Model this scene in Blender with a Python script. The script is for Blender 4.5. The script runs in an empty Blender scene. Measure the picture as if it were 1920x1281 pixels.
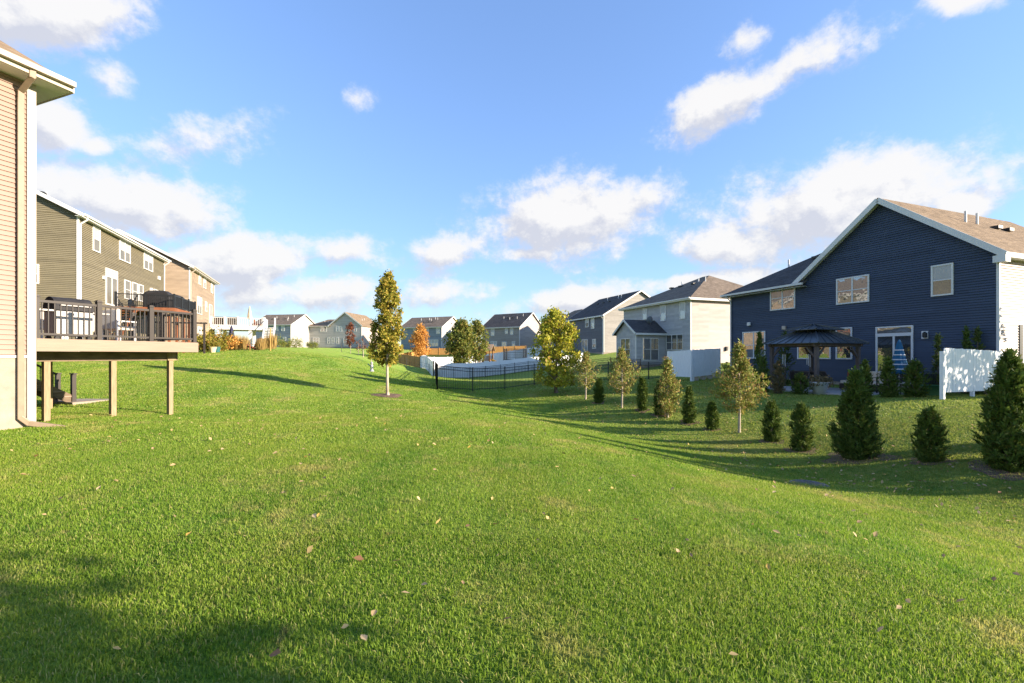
import bpy, bmesh, math, random
import numpy as np
from mathutils import Matrix, Vector

random.seed(7)
RNG = np.random.default_rng(7)
R = math.radians
SC = bpy.context.scene
COL = SC.collection

# ------------------------------------------------------------------ camera
EYE = 1.65
F = 853.0
HZ = 667.0
cam_d = bpy.data.cameras.new('camera')
cam = bpy.data.objects.new('camera', cam_d)
COL.objects.link(cam)
cam.location = (0, 0, EYE)
cam.rotation_euler = (R(90), 0, 0)
cam_d.sensor_width = 36.0
cam_d.lens = 36.0 * F / 1920.0
cam_d.shift_y = (HZ - 640.5) / 1920.0
cam_d.clip_start = 0.05
cam_d.clip_end = 9000
SC.camera = cam

# ------------------------------------------------------------------ sun, sky, exposure
SUN_EL, SUN_AZ = R(16.5), R(105)          # azimuth clockwise from +Y
sdir = Vector((math.cos(SUN_EL) * math.sin(SUN_AZ), math.cos(SUN_EL) * math.cos(SUN_AZ), math.sin(SUN_EL)))
sl = bpy.data.lights.new('sun', 'SUN')
sl.energy = 3.9
sl.angle = R(0.55)
sl.color = (1.0, 0.85, 0.66)
sun = bpy.data.objects.new('sun', sl)
COL.objects.link(sun)
sun.rotation_euler = sdir.to_track_quat('Z', 'Y').to_euler()
sun.location = (60, -20, 60)

SC.view_settings.view_transform = 'Standard'
SC.view_settings.look = 'None'
SC.view_settings.gamma = 1.0
SC.view_settings.use_curve_mapping = False
SC.view_settings.exposure = 1.75

world = bpy.data.worlds.new('World')
SC.world = world
world.use_nodes = True


def build_world():
    nt = world.node_tree
    N, L = nt.nodes, nt.links
    N.clear()
    # blobs: px, py, half width, half height, tilt (deg), strength
    blobs = [(85, 25, 200, 56, 0, 1.0), (210, 140, 80, 46, 0, .64), (95, 232, 80, 55, 0, .88), (180, 275, 60, 24, 0, .66),
             (390, 262, 180, 66, 14, .80), (250, 385, 225, 58, -4, 1.08), (470, 490, 120, 48, 6, 1.12),
             (668, 188, 62, 48, 0, .60), (1068, 415, 138, 70, 6, 1.18), (845, 470, 120, 40, 14, .82), (1000, 476, 110, 26, 0, .92),
             (1370, 185, 160, 50, 26, .88), (1560, 92, 165, 54, 14, .74), (1395, 75, 85, 50, 0, .66), 
             (1530, 388, 235, 76, 12, 1.14), (1360, 455, 120, 44, 6, 1.0), (1310, 530, 140, 26, 5, .95),
             (590, 552, 240, 50, 0, .84), (830, 548, 150, 46, 4, .82), (1075, 562, 180, 38, 6, .92),
             (640, 470, 110, 38, 0, .78), (1800, 0, 100, 26, 0, .9), (1665, 322, 120, 46, 14, 1.0), (1790, 385, 85, 36, 0, .9)]
    AE = []
    for px, py, hw, hh, t, s in blobs:
        u, w = (px - 960) / F, (HZ - py) / F
        az = math.atan2(u, 1.0)
        el = math.atan2(w, math.hypot(u, 1.0))
        k = 1.0 / (1.0 + u * u)
        AE.append((az, el, hw / F * k * 1.08, hh / F / math.hypot(u, 1), R(t) + math.atan(-w * math.sin(az) / (1 + (w * math.cos(az)) ** 2)), s))
    rr = random.Random(3)
    for i in range(10):                    # the same kind of clouds in the rest of the sky
        az = R(62 + i * (236 / 10.0) + rr.uniform(-5, 5))
        if az > math.pi:
            az -= 2 * math.pi
        AE.append((az, R(rr.uniform(7, 34)), rr.uniform(.12, .24), rr.uniform(.04, .08), R(rr.uniform(-12, 18)), rr.uniform(.6, 1.05)))
    # group: az/el vector -> field
    g = bpy.data.node_groups.new('cloud_field', 'ShaderNodeTree')
    g.interface.new_socket('V', in_out='INPUT', socket_type='NodeSocketVector')
    g.interface.new_socket('F', in_out='OUTPUT', socket_type='NodeSocketFloat')
    gi, go = g.nodes.new('NodeGroupInput'), g.nodes.new('NodeGroupOutput')
    prev = None
    for az, el, a, b, t, s in AE:
        m = g.nodes.new('ShaderNodeMapping')
        m.vector_type = 'TEXTURE'
        m.inputs['Location'].default_value = (az, el, 0)
        m.inputs['Rotation'].default_value = (0, 0, t)
        m.inputs['Scale'].default_value = (a, b, 1)
        g.links.new(gi.outputs['V'], m.inputs['Vector'])
        ln = g.nodes.new('ShaderNodeVectorMath')
        ln.operation = 'LENGTH'
        g.links.new(m.outputs[0], ln.inputs[0])
        f = g.nodes.new('ShaderNodeMath')
        f.operation = 'MULTIPLY_ADD'
        f.inputs[1].default_value = -0.72
        f.inputs[2].default_value = s
        g.links.new(ln.outputs['Value'], f.inputs[0])
        if prev is None:
            prev = f.outputs[0]
        else:
            mx = g.nodes.new('ShaderNodeMath')
            mx.operation = 'SMOOTH_MAX'
            mx.inputs[2].default_value = 0.12
            g.links.new(prev, mx.inputs[0])
            g.links.new(f.outputs[0], mx.inputs[1])
            prev = mx.outputs[0]
    g.links.new(prev, go.inputs['F'])

    tc = N.new('ShaderNodeTexCoord')
    sep = N.new('ShaderNodeSeparateXYZ')
    L.new(tc.outputs['Generated'], sep.inputs[0])

    def math_(op, a, b=None, c=None):
        n = N.new('ShaderNodeMath')
        n.operation = op
        for i, v in enumerate((a, b, c)):
            if v is None:
                continue
            if isinstance(v, (int, float)):
                n.inputs[i].default_value = v
            else:
                L.new(v, n.inputs[i])
        return n.outputs[0]
    az = math_('ARCTAN2', sep.outputs['X'], sep.outputs['Y'])
    el = math_('ARCSINE', sep.outputs['Z'])
    cmb = N.new('ShaderNodeCombineXYZ')
    L.new(az, cmb.inputs[0])
    L.new(el, cmb.inputs[1])
    off = N.new('ShaderNodeVectorMath')
    off.operation = 'ADD'
    off.inputs[1].default_value = (0.02, 0.028, 0)
    L.new(cmb.outputs[0], off.inputs[0])

    def field(vec_out, dirshift):
        gn = N.new('ShaderNodeGroup')
        gn.node_tree = g
        L.new(vec_out, gn.inputs[0])
        vs = N.new('ShaderNodeVectorMath')
        vs.operation = 'ADD'
        vs.inputs[1].default_value = dirshift
        L.new(tc.outputs['Generated'], vs.inputs[0])
        mp = N.new('ShaderNodeMapping')
        mp.inputs['Scale'].default_value = (1, 1, 1.25)
        L.new(vs.outputs[0], mp.inputs[0])
        n1 = N.new('ShaderNodeTexNoise')
        n1.inputs['Scale'].default_value = 5.5
        n1.inputs['Detail'].default_value = 10
        n1.inputs['Roughness'].default_value = 0.62
        n1.inputs['Distortion'].default_value = 0.25
        L.new(mp.outputs[0], n1.inputs['Vector'])
        n2 = N.new('ShaderNodeTexNoise')
        n2.inputs['Scale'].default_value = 17
        n2.inputs['Detail'].default_value = 8
        n2.inputs['Roughness'].default_value = 0.65
        L.new(mp.outputs[0], n2.inputs['Vector'])
        nn = math_('MULTIPLY_ADD', n1.outputs['Fac'], 1.35, -0.70)
        nn = math_('MULTIPLY_ADD', n2.outputs['Fac'], 1.15, math_('ADD', nn, -0.70))
        return math_('ADD', gn.outputs[0], nn)
    f0 = field(cmb.outputs[0], (0, 0, 0))
    f1 = field(off.outputs[0], (0.02, 0.0, 0.028))
    den = N.new('ShaderNodeMapRange')
    den.interpolation_type = 'SMOOTHERSTEP'
    den.inputs['From Min'].default_value = -0.06
    den.inputs['From Max'].default_value = 0.58
    den.inputs['To Max'].default_value = 0.96
    L.new(f0, den.inputs['Value'])
    lum = N.new('ShaderNodeMapRange')
    lum.inputs['From Min'].default_value = -0.22
    lum.inputs['From Max'].default_value = 0.16
    L.new(math_('SUBTRACT', f0, f1), lum.inputs['Value'])
    cr = N.new('ShaderNodeMix')
    cr.data_type = 'RGBA'
    cr.inputs['A'].default_value = (1.36, 1.40, 1.58, 1)
    cr.inputs['B'].default_value = (1.95, 1.92, 1.90, 1)
    L.new(lum.outputs[0], cr.inputs['Factor'])
    sky = N.new('ShaderNodeTexSky')
    sky.sky_type = 'NISHITA'
    sky.sun_disc = False
    sky.sun_elevation = SUN_EL
    sky.sun_rotation = SUN_AZ
    sky.altitude = 250
    sky.air_density = 1.0
    sky.dust_density = 0.15
    sky.ozone_density = 3.0
    hs = N.new('ShaderNodeHueSaturation')
    hs.inputs['Saturation'].default_value = 1.0
    bw = N.new('ShaderNodeRGBToBW')
    L.new(sky.outputs[0], bw.inputs[0])
    k = math_('DIVIDE', 1.14, math_('MULTIPLY_ADD', bw.outputs[0], 0.36, 1.0))
    vm = N.new('ShaderNodeVectorMath')
    vm.operation = 'SCALE'
    L.new(sky.outputs[0], vm.inputs[0])
    L.new(k, vm.inputs['Scale'])
    vt = N.new('ShaderNodeVectorMath')
    vt.operation = 'MULTIPLY'
    vt.inputs[1].default_value = (0.97, 0.935, 1.0)
    L.new(vm.outputs[0], vt.inputs[0])
    L.new(vt.outputs[0], hs.inputs['Color'])
    mix = N.new('ShaderNodeMix')
    mix.data_type = 'RGBA'
    L.new(den.outputs[0], mix.inputs['Factor'])
    L.new(hs.outputs[0], mix.inputs['A'])
    L.new(cr.outputs['Result'], mix.inputs['B'])
    bg = N.new('ShaderNodeBackground')
    bg.inputs['Strength'].default_value = 0.15
    L.new(mix.outputs['Result'], bg.inputs['Color'])
    out = N.new('ShaderNodeOutputWorld')
    L.new(bg.outputs[0], out.inputs[0])


build_world()


# ------------------------------------------------------------------ materials
def new_mat(name):
    m = bpy.data.materials.new(name)
    m.use_nodes = True
    nt = m.node_tree
    nt.nodes.clear()
    out = nt.nodes.new('ShaderNodeOutputMaterial')
    return m, nt, out


def noise_mat(name, col, rough=0.7, var=0.15, scale=3.0, bump=0.0, bscale=60.0, spec=0.3, metallic=0.0, stretch=(1, 1, 1), detail=4):
    m, nt, out = new_mat(name)
    N, L = nt.nodes, nt.links
    b = N.new('ShaderNodeBsdfPrincipled')
    b.inputs['Roughness'].default_value = rough
    b.inputs['Specular IOR Level'].default_value = spec
    b.inputs['Metallic'].default_value = metallic
    tc = N.new('ShaderNodeTexCoord')
    mp = N.new('ShaderNodeMapping')
    mp.inputs['Scale'].default_value = stretch
    L.new(tc.outputs['Object'], mp.inputs[0])
    n = N.new('ShaderNodeTexNoise')
    n.inputs['Scale'].default_value = scale
    n.inputs['Detail'].default_value = detail
    L.new(mp.outputs[0], n.inputs['Vector'])
    mx = N.new('ShaderNodeMix')
    mx.data_type = 'RGBA'
    mx.inputs['A'].default_value = tuple(max(0, c * (1 - var)) for c in col) + (1,)
    mx.inputs['B'].default_value = tuple(min(1, c * (1 + var)) for c in col) + (1,)
    rm = N.new('ShaderNodeMapRange')
    rm.inputs['From Min'].default_value = 0.3
    rm.inputs['From Max'].default_value = 0.7
    L.new(n.outputs['Fac'], rm.inputs['Value'])
    L.new(rm.outputs[0], mx.inputs['Factor'])
    L.new(mx.outputs['Result'], b.inputs['Base Color'])
    if bump > 0:
        n2 = N.new('ShaderNodeTexNoise')
        n2.inputs['Scale'].default_value = bscale
        n2.inputs['Detail'].default_value = 3
        L.new(mp.outputs[0], n2.inputs['Vector'])
        bp = N.new('ShaderNodeBump')
        bp.inputs['Strength'].default_value = bump
        bp.inputs['Distance'].default_value = 0.02
        L.new(n2.outputs['Fac'], bp.inputs['Height'])
        L.new(bp.outputs[0], b.inputs['Normal'])
    L.new(b.outputs[0], out.inputs[0])
    return m


def shingle_mat(name, col):
    m, nt, out = new_mat(name)
    N, L = nt.nodes, nt.links
    b = N.new('ShaderNodeBsdfPrincipled')
    b.inputs['Roughness'].default_value = 0.95
    b.inputs['Specular IOR Level'].default_value = 0.15
    tc = N.new('ShaderNodeTexCoord')
    sp = N.new('ShaderNodeSeparateXYZ')
    L.new(tc.outputs['Object'], sp.inputs[0])
    ad = N.new('ShaderNodeMath')
    L.new(sp.outputs[0], ad.inputs[0])
    L.new(sp.outputs[1], ad.inputs[1])
    cb = N.new('ShaderNodeCombineXYZ')
    L.new(ad.outputs[0], cb.inputs[0])
    L.new(sp.outputs[2], cb.inputs[1])
    br = N.new('ShaderNodeTexBrick')
    br.inputs['Scale'].default_value = 1.0
    br.inputs['Brick Width'].default_value = 0.32
    br.inputs['Row Height'].default_value = 0.07
    br.inputs['Mortar Size'].default_value = 0.006
    br.inputs['Color1'].default_value = tuple(c * 0.78 for c in col) + (1,)
    br.inputs['Color2'].default_value = tuple(c * 1.22 for c in col) + (1,)
    br.inputs['Mortar'].default_value = tuple(c * 0.6 for c in col) + (1,)
    L.new(cb.outputs[0], br.inputs['Vector'])
    n = N.new('ShaderNodeTexNoise')
    n.inputs['Scale'].default_value = 0.9
    n.inputs['Detail'].default_value = 6
    L.new(tc.outputs['Object'], n.inputs['Vector'])
    mx = N.new('ShaderNodeMix')
    mx.data_type = 'RGBA'
    mx.blend_type = 'OVERLAY'
    mx.inputs['Factor'].default_value = 0.35
    L.new(br.outputs['Color'], mx.inputs['A'])
    L.new(n.outputs['Fac'], mx.inputs['B'])
    L.new(mx.outputs['Result'], b.inputs['Base Color'])
    bp = N.new('ShaderNodeBump')
    bp.inputs['Strength'].default_value = 0.5
    bp.inputs['Distance'].default_value = 0.01
    L.new(br.outputs['Fac'], bp.inputs['Height'])
    bp.invert = True
    L.new(bp.outputs[0], b.inputs['Normal'])
    L.new(b.outputs[0], out.inputs[0])
    return m


def glass_mat(name, col, refl=0.22, ior=1.32):
    m, nt, out = new_mat(name)
    N, L = nt.nodes, nt.links
    d = N.new('ShaderNodeBsdfPrincipled')
    tc = N.new('ShaderNodeTexCoord')
    n = N.new('ShaderNodeTexNoise')
    n.inputs['Scale'].default_value = 1.3
    n.inputs['Detail'].default_value = 3
    L.new(tc.outputs['Object'], n.inputs['Vector'])
    mx = N.new('ShaderNodeMix')
    mx.data_type = 'RGBA'
    mx.inputs['A'].default_value = tuple(c * 0.6 for c in col) + (1,)
    mx.inputs['B'].default_value = tuple(c * 1.3 for c in col) + (1,)
    L.new(n.outputs['Fac'], mx.inputs['Factor'])
    L.new(mx.outputs['Result'], d.inputs['Base Color'])
    d.inputs['Roughness'].default_value = 0.5
    g = N.new('ShaderNodeBsdfGlossy')
    g.inputs['Roughness'].default_value = 0.015
    n2 = N.new('ShaderNodeTexNoise')
    n2.inputs['Scale'].default_value = 2.2
    L.new(tc.outputs['Object'], n2.inputs['Vector'])
    bp = N.new('ShaderNodeBump')
    bp.inputs['Strength'].default_value = 0.12
    bp.inputs['Distance'].default_value = 0.03
    L.new(n2.outputs['Fac'], bp.inputs['Height'])
    L.new(bp.outputs[0], g.inputs['Normal'])
    fr = N.new('ShaderNodeFresnel')
    fr.inputs['IOR'].default_value = ior
    ad = N.new('ShaderNodeMath')
    ad.operation = 'ADD'
    ad.use_clamp = True
    ad.inputs[1].default_value = refl
    L.new(fr.outputs[0], ad.inputs[0])
    ms = N.new('ShaderNodeMixShader')
    L.new(ad.outputs[0], ms.inputs[0])
    L.new(d.outputs[0], ms.inputs[1])
    L.new(g.outputs[0], ms.inputs[2])
    L.new(ms.outputs[0], out.inputs[0])
    return m


def leaf_mat(name, cols, trans=0.35, rough=0.6, posvar=None):
    """foliage: colour picked per leaf from a ramp"""
    m, nt, out = new_mat(name)
    N, L = nt.nodes, nt.links
    ge = N.new('ShaderNodeNewGeometry')
    rp = N.new('ShaderNodeValToRGB')
    el = rp.color_ramp.elements
    k = len(cols)
    while len(el) < k:
        el.new(0.5)
    for i, c in enumerate(cols):
        el[i].position = i / max(1, k - 1)
        el[i].color = tuple(c) + (1,)
    L.new(ge.outputs['Random Per Island'], rp.inputs[0])
    d = N.new('ShaderNodeBsdfPrincipled')
    d.inputs['Roughness'].default_value = rough
    d.inputs['Specular IOR Level'].default_value = 0.25
    t = N.new('ShaderNodeBsdfTranslucent')
    L.new(rp.outputs[0], d.inputs['Base Color'])
    L.new(rp.outputs[0], t.inputs['Color'])
    ms = N.new('ShaderNodeMixShader')
    ms.inputs[0].default_value = trans
    L.new(d.outputs[0], ms.inputs[1])
    L.new(t.outputs[0], ms.inputs[2])
    L.new(ms.outputs[0], out.inputs[0])
    return m


def lawn_group():
    """lawn colour by place: mown green, straw patches, drier ground on the far bank"""
    g = bpy.data.node_groups.new('lawn_colour', 'ShaderNodeTree')
    g.interface.new_socket('Rand', in_out='INPUT', socket_type='NodeSocketFloat')
    g.interface.new_socket('Colour', in_out='OUTPUT', socket_type='NodeSocketColor')
    N, L = g.nodes, g.links
    gi, go = N.new('NodeGroupInput'), N.new('NodeGroupOutput')
    ge = N.new('ShaderNodeNewGeometry')

    def noise(scale, detail, vec=None, rough=0.55):
        n = N.new('ShaderNodeTexNoise')
        n.inputs['Scale'].default_value = scale
        n.inputs['Detail'].default_value = detail
        n.inputs['Roughness'].default_value = rough
        L.new(vec or ge.outputs['Position'], n.inputs['Vector'])
        return n.outputs['Fac']

    def mrange(v, a, b, c=0.0, d=1.0):
        r = N.new('ShaderNodeMapRange')
        r.interpolation_type = 'SMOOTHSTEP'
        r.inputs['From Min'].default_value = a
        r.inputs['From Max'].default_value = b
        r.inputs['To Min'].default_value = c
        r.inputs['To Max'].default_value = d
        L.new(v, r.inputs['Value'])
        return r.outputs[0]

    def mixc(f, a, b):
        m = N.new('ShaderNodeMix')
        m.data_type = 'RGBA'
        if isinstance(f, float):
            m.inputs['Factor'].default_value = f
        else:
            L.new(f, m.inputs['Factor'])
        for s, v in (('A', a), ('B', b)):
            if isinstance(v, tuple):
                m.inputs[s].default_value = v + (1,)
            else:
                L.new(v, m.inputs[s])
        return m.outputs['Result']
    big = mrange(noise(0.30, 6, None, 0.65), 0.38, 0.62)
    base = mixc(big, (0.118, 0.258, 0.016), (0.285, 0.372, 0.038))
    fine = mrange(noise(7.0, 3), 0.3, 0.7)
    base = mixc(fine, base, mixc(0.5, base, (0.30, 0.40, 0.055)))
    # mowing lanes, along the length of the lawn
    mp = N.new('ShaderNodeMapping')
    mp.inputs['Rotation'].default_value = (0, 0, R(-14))
    mp.inputs['Scale'].default_value = (1, 0.03, 0.0)
    L.new(ge.outputs['Position'], mp.inputs[0])
    lane = mrange(noise(1.5, 2, mp.outputs[0]), 0.45, 0.55, 0.0, 0.6)
    base = mixc(lane, base, (0.27, 0.39, 0.04))
    straw = mrange(noise(0.55, 8, None, 0.75), 0.515, 0.65, 0.0, 0.8)
    base = mixc(straw, base, (0.50, 0.435, 0.14))
    thatch = mrange(noise(3.2, 5, None, 0.7), 0.60, 0.72, 0.0, 0.7)
    base = mixc(thatch, base, (0.36, 0.26, 0.12))
    # random per blade
    rb = mrange(gi.outputs['Rand'], 0.80, 1.0, 0.0, 0.85)
    base = mixc(rb, base, (0.54, 0.48, 0.18))
    rd = mrange(gi.outputs['Rand'], 0.0, 0.35, 0.65, 0.0)
    base = mixc(rd, base, (0.055, 0.15, 0.012))
    # yard beyond the swale: duller, drier grass
    dt = N.new('ShaderNodeVectorMath')
    dt.operation = 'DOT_PRODUCT'
    dt.inputs[1].default_value = (0.94, 0.34, 0)
    L.new(ge.outputs['Position'], dt.inputs[0])
    far = mrange(dt.outputs['Value'], 8.0, 12.0, 0.0, 0.55)
    base = mixc(far, base, mixc(fine, (0.15, 0.20, 0.04), (0.36, 0.34, 0.095)))
    L.new(base, go.inputs['Colour'])
    return g


LG = lawn_group()


def grass_mat():
    m, nt, out = new_mat('grass_blades')
    N, L = nt.nodes, nt.links
    ge = N.new('ShaderNodeNewGeometry')
    g = N.new('ShaderNodeGroup')
    g.node_tree = LG
    L.new(ge.outputs['Random Per Island'], g.inputs[0])
    d = N.new('ShaderNodeBsdfPrincipled')
    d.inputs['Roughness'].default_value = 0.55
    d.inputs['Specular IOR Level'].default_value = 0.3
    L.new(g.outputs[0], d.inputs['Base Color'])
    t = N.new('ShaderNodeBsdfTranslucent')
    L.new(g.outputs[0], t.inputs['Color'])
    ms = N.new('ShaderNodeMixShader')
    ms.inputs[0].default_value = 0.48
    L.new(d.outputs[0], ms.inputs[1])
    L.new(t.outputs[0], ms.inputs[2])
    L.new(ms.outputs[0], out.inputs[0])
    return m


def ground_mat():
    m, nt, out = new_mat('lawn_ground')
    N, L = nt.nodes, nt.links
    ge = N.new('ShaderNodeNewGeometry')
    g = N.new('ShaderNodeGroup')
    g.node_tree = LG
    n = N.new('ShaderNodeTexNoise')
    n.inputs['Scale'].default_value = 26
    n.inputs['Detail'].default_value = 5
    n.inputs['Roughness'].default_value = 0.75
    L.new(ge.outputs['Position'], n.inputs['Vector'])
    mr = N.new('ShaderNodeMapRange')
    mr.inputs['From Min'].default_value = 0.28
    mr.inputs['From Max'].default_value = 0.75
    L.new(n.outputs['Fac'], mr.inputs['Value'])
    L.new(mr.outputs[0], g.inputs[0])
    d = N.new('ShaderNodeBsdfPrincipled')
    d.inputs['Roughness'].default_value = 0.9
    d.inputs['Specular IOR Level'].default_value = 0.1
    dk_ = N.new('ShaderNodeMix')
    dk_.data_type = 'RGBA'
    dk_.blend_type = 'MULTIPLY'
    dk_.inputs['Factor'].default_value = 1.0
    dk_.inputs['B'].default_value = (0.70, 0.74, 0.70, 1)
    L.new(g.outputs[0], dk_.inputs['A'])
    L.new(dk_.outputs['Result'], d.inputs['Base Color'])
    d.inputs['Sheen Weight'].default_value = 0.25
    d.inputs['Sheen Roughness'].default_value = 0.6
    d.inputs['Sheen Tint'].default_value = (0.55, 0.75, 0.2, 1)
    bp = N.new('ShaderNodeBump')
    bp.inputs['Strength'].default_value = 0.9
    bp.inputs['Distance'].default_value = 0.07
    L.new(n.outputs['Fac'], bp.inputs['Height'])
    L.new(bp.outputs[0], d.inputs['Normal'])
    L.new(d.outputs[0], out.inputs[0])
    return m


M = {}
M['grass'] = grass_mat()
M['ground'] = ground_mat()


def siding(name, c):
    """vinyl siding: each length of panel a shade different, faint weathering streaks"""
    m = noise_mat(name, c, rough=0.55, var=0.07, scale=1.6, spec=0.35, bump=0.06, bscale=14, stretch=(1, 1, 3))
    nt = m.node_tree
    N, L = nt.nodes, nt.links
    b = [n for n in N if n.type == 'BSDF_PRINCIPLED'][0]
    src = b.inputs['Base Color'].links[0].from_socket
    tc = [n for n in N if n.type == 'TEX_COORD'][0]
    sp = N.new('ShaderNodeSeparateXYZ')
    L.new(tc.outputs['Object'], sp.inputs[0])
    ad = N.new('ShaderNodeMath')
    L.new(sp.outputs[0], ad.inputs[0])
    L.new(sp.outputs[1], ad.inputs[1])
    cb = N.new('ShaderNodeCombineXYZ')
    L.new(ad.outputs[0], cb.inputs[0])
    L.new(sp.outputs[2], cb.inputs[1])
    br = N.new('ShaderNodeTexBrick')
    br.inputs['Scale'].default_value = 1.0
    br.inputs['Brick Width'].default_value = 3.3
    br.inputs['Row Height'].default_value = 0.23
    br.inputs['Mortar Size'].default_value = 0.004
    br.offset = 0.37
    br.inputs['Color1'].default_value = (0.86, 0.86, 0.86, 1)
    br.inputs['Color2'].default_value = (1.10, 1.10, 1.10, 1)
    br.inputs['Mortar'].default_value = (0.8, 0.8, 0.8, 1)
    L.new(cb.outputs[0], br.inputs['Vector'])
    mx = N.new('ShaderNodeMix')
    mx.data_type = 'RGBA'
    mx.blend_type = 'MULTIPLY'
    mx.inputs['Factor'].default_value = 1.0
    L.new(src, mx.inputs['A'])
    L.new(br.outputs['Color'], mx.inputs['B'])
    L.new(mx.outputs['Result'], b.inputs['Base Color'])
    M[name] = m


siding('tan_siding', (0.345, 0.230, 0.185))
siding('green_siding', (0.185, 0.16, 0.104))
siding('sand_siding', (0.37, 0.285, 0.205))
siding('navy_siding', (0.044, 0.061, 0.098))
siding('cream_siding', (0.4, 0.345, 0.315))
siding('grey_siding', (0.42, 0.42, 0.42))
siding('slate_siding', (0.1, 0.105, 0.12))
siding('bluegrey_siding', (0.2, 0.23, 0.27))
siding('stone_siding', (0.27, 0.25, 0.225))
siding('pale_siding', (0.4, 0.38, 0.36))
M['shingle'] = shingle_mat('shingle_brown', (0.19, 0.15, 0.115))
M['shingle_tan'] = shingle_mat('shingle_tan', (0.24, 0.175, 0.115))
M['shingle_dark'] = shingle_mat('shingle_dark', (0.085, 0.078, 0.075))
M['white'] = noise_mat('white_trim', (0.62, 0.61, 0.60), rough=0.45, var=0.04, scale=4)
M['cream_trim'] = noise_mat('cream_trim', (0.42, 0.365, 0.30), rough=0.45, var=0.05, scale=4)
M['almond_metal'] = noise_mat('almond_metal', (0.27, 0.20, 0.14), rough=0.4, var=0.10, scale=6, spec=0.4)
M['soffit'] = noise_mat('soffit', (0.32, 0.255, 0.17), rough=0.6, var=0.06, scale=5)
M['concrete'] = noise_mat('concrete', (0.32, 0.265, 0.215), rough=0.9, var=0.14, scale=5, bump=0.25, bscale=45)
M['slab'] = noise_mat('patio_concrete', (0.42, 0.40, 0.38), rough=0.85, var=0.10, scale=3, bump=0.1)
M['pane_dark'] = glass_mat('pane_dark', (0.025, 0.028, 0.03), 0.30)
M['pane_blind'] = glass_mat('pane_blind', (0.40, 0.40, 0.39), 0.03, 1.10)
M['pane_dull'] = glass_mat('pane_dull', (0.16, 0.145, 0.115), 0.04, 1.12)
M['pane_mid'] = glass_mat('pane_mid', (0.11, 0.105, 0.095), 0.28)
M['black_metal'] = noise_mat('black_metal', (0.016, 0.017, 0.019), rough=0.4, var=0.1, spec=0.4)
M['bronze_rail'] = noise_mat('bronze_rail', (0.042, 0.034, 0.030), rough=0.45, var=0.08, spec=0.4)
M['deck_board'] = noise_mat('deck_board', (0.28, 0.205, 0.155), rough=0.6, var=0.10, scale=2.0, stretch=(0.6, 0.6, 14), bump=0.08, bscale=20)
M['treated_wood'] = noise_mat('treated_wood', (0.29, 0.215, 0.13), rough=0.8, var=0.22, scale=5, stretch=(5, 5, 0.7), bump=0.15, bscale=30)
M['beam_wood'] = noise_mat('beam_wood', (0.17, 0.125, 0.085), rough=0.85, var=0.3, scale=3, stretch=(1, 1, 4), bump=0.15)
M['red_wood'] = noise_mat('red_wood', (0.23, 0.085, 0.04), rough=0.75, var=0.2, scale=4)
M['cedar'] = noise_mat('cedar_fence', (0.50, 0.27, 0.085), rough=0.8, var=0.18, scale=3, stretch=(6, 6, 0.6))
M['grey_wood'] = noise_mat('weathered_wood', (0.125, 0.10, 0.088), rough=0.85, var=0.25, scale=6, stretch=(5, 5, 0.7), bump=0.15)
M['white_board'] = noise_mat('white_painted_board', (0.80, 0.80, 0.80), rough=0.6, var=0.08, scale=4, stretch=(6, 6, 0.8), bump=0.12, bscale=18)
M['vinyl'] = noise_mat('white_vinyl', (0.88, 0.88, 0.88), rough=0.4, var=0.03, scale=2)
M['roof_metal'] = noise_mat('gazebo_roof', (0.045, 0.055, 0.065), rough=0.35, var=0.1, scale=2, spec=0.5)
M['bark'] = noise_mat('bark', (0.16, 0.125, 0.095), rough=0.9, var=0.3, scale=12, stretch=(1, 1, 0.25), bump=0.4, bscale=30)
M['pale_bark'] = noise_mat('pale_bark', (0.40, 0.335, 0.26), rough=0.9, var=0.25, scale=14, stretch=(1, 1, 0.3), bump=0.3, bscale=40)
M['mulch'] = noise_mat('mulch', (0.155, 0.10, 0.062), rough=0.95, var=0.45, scale=20, bump=0.8, bscale=40)
M['grill_cover'] = noise_mat('grill_cover', (0.025, 0.024, 0.026), rough=0.7, var=0.3, scale=6, bump=0.2, bscale=10)
M['steel'] = noise_mat('brushed_steel', (0.42, 0.40, 0.38), rough=0.35, var=0.1, metallic=0.8)
M['cushion'] = noise_mat('cream_cushion', (0.62, 0.53, 0.41), rough=0.9, var=0.08, scale=5, bump=0.15, bscale=25)
M['red_cloth'] = noise_mat('red_cloth', (0.33, 0.03, 0.045), rough=0.9, var=0.15)
M['navy_cloth'] = noise_mat('navy_cloth', (0.03, 0.03, 0.07), rough=0.9, var=0.2)
M['beige_cloth'] = noise_mat('beige_cloth', (0.60, 0.48, 0.32), rough=0.9, var=0.1)
M['wicker'] = noise_mat('wicker', (0.05, 0.038, 0.03), rough=0.8, var=0.4, scale=30, bump=0.4, bscale=60)
M['teal'] = noise_mat('teal_plastic', (0.03, 0.13, 0.13), rough=0.5, var=0.1)
M['green_plastic'] = noise_mat('green_plastic', (0.03, 0.12, 0.04), rough=0.5, var=0.1)
M['slide'] = noise_mat('yellow_slide', (0.55, 0.36, 0.06), rough=0.4, var=0.06)
M['play_wood'] = noise_mat('play_wood', (0.25, 0.13, 0.07), rough=0.8, var=0.2)
M['play_roof'] = noise_mat('play_roof', (0.42, 0.30, 0.22), rough=0.8, var=0.1)
M['net'] = noise_mat('black_net', (0.02, 0.022, 0.025), rough=0.8, var=0.1)
M['pot_white'] = noise_mat('pot_white', (0.66, 0.68, 0.72), rough=0.5, var=0.05)
M['stone_grey'] = noise_mat('stone_grey', (0.33, 0.33, 0.35), rough=0.9, var=0.2, scale=9, bump=0.3)
M['dish'] = noise_mat('dish_grey', (0.16, 0.17, 0.18), rough=0.5, var=0.08)
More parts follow.
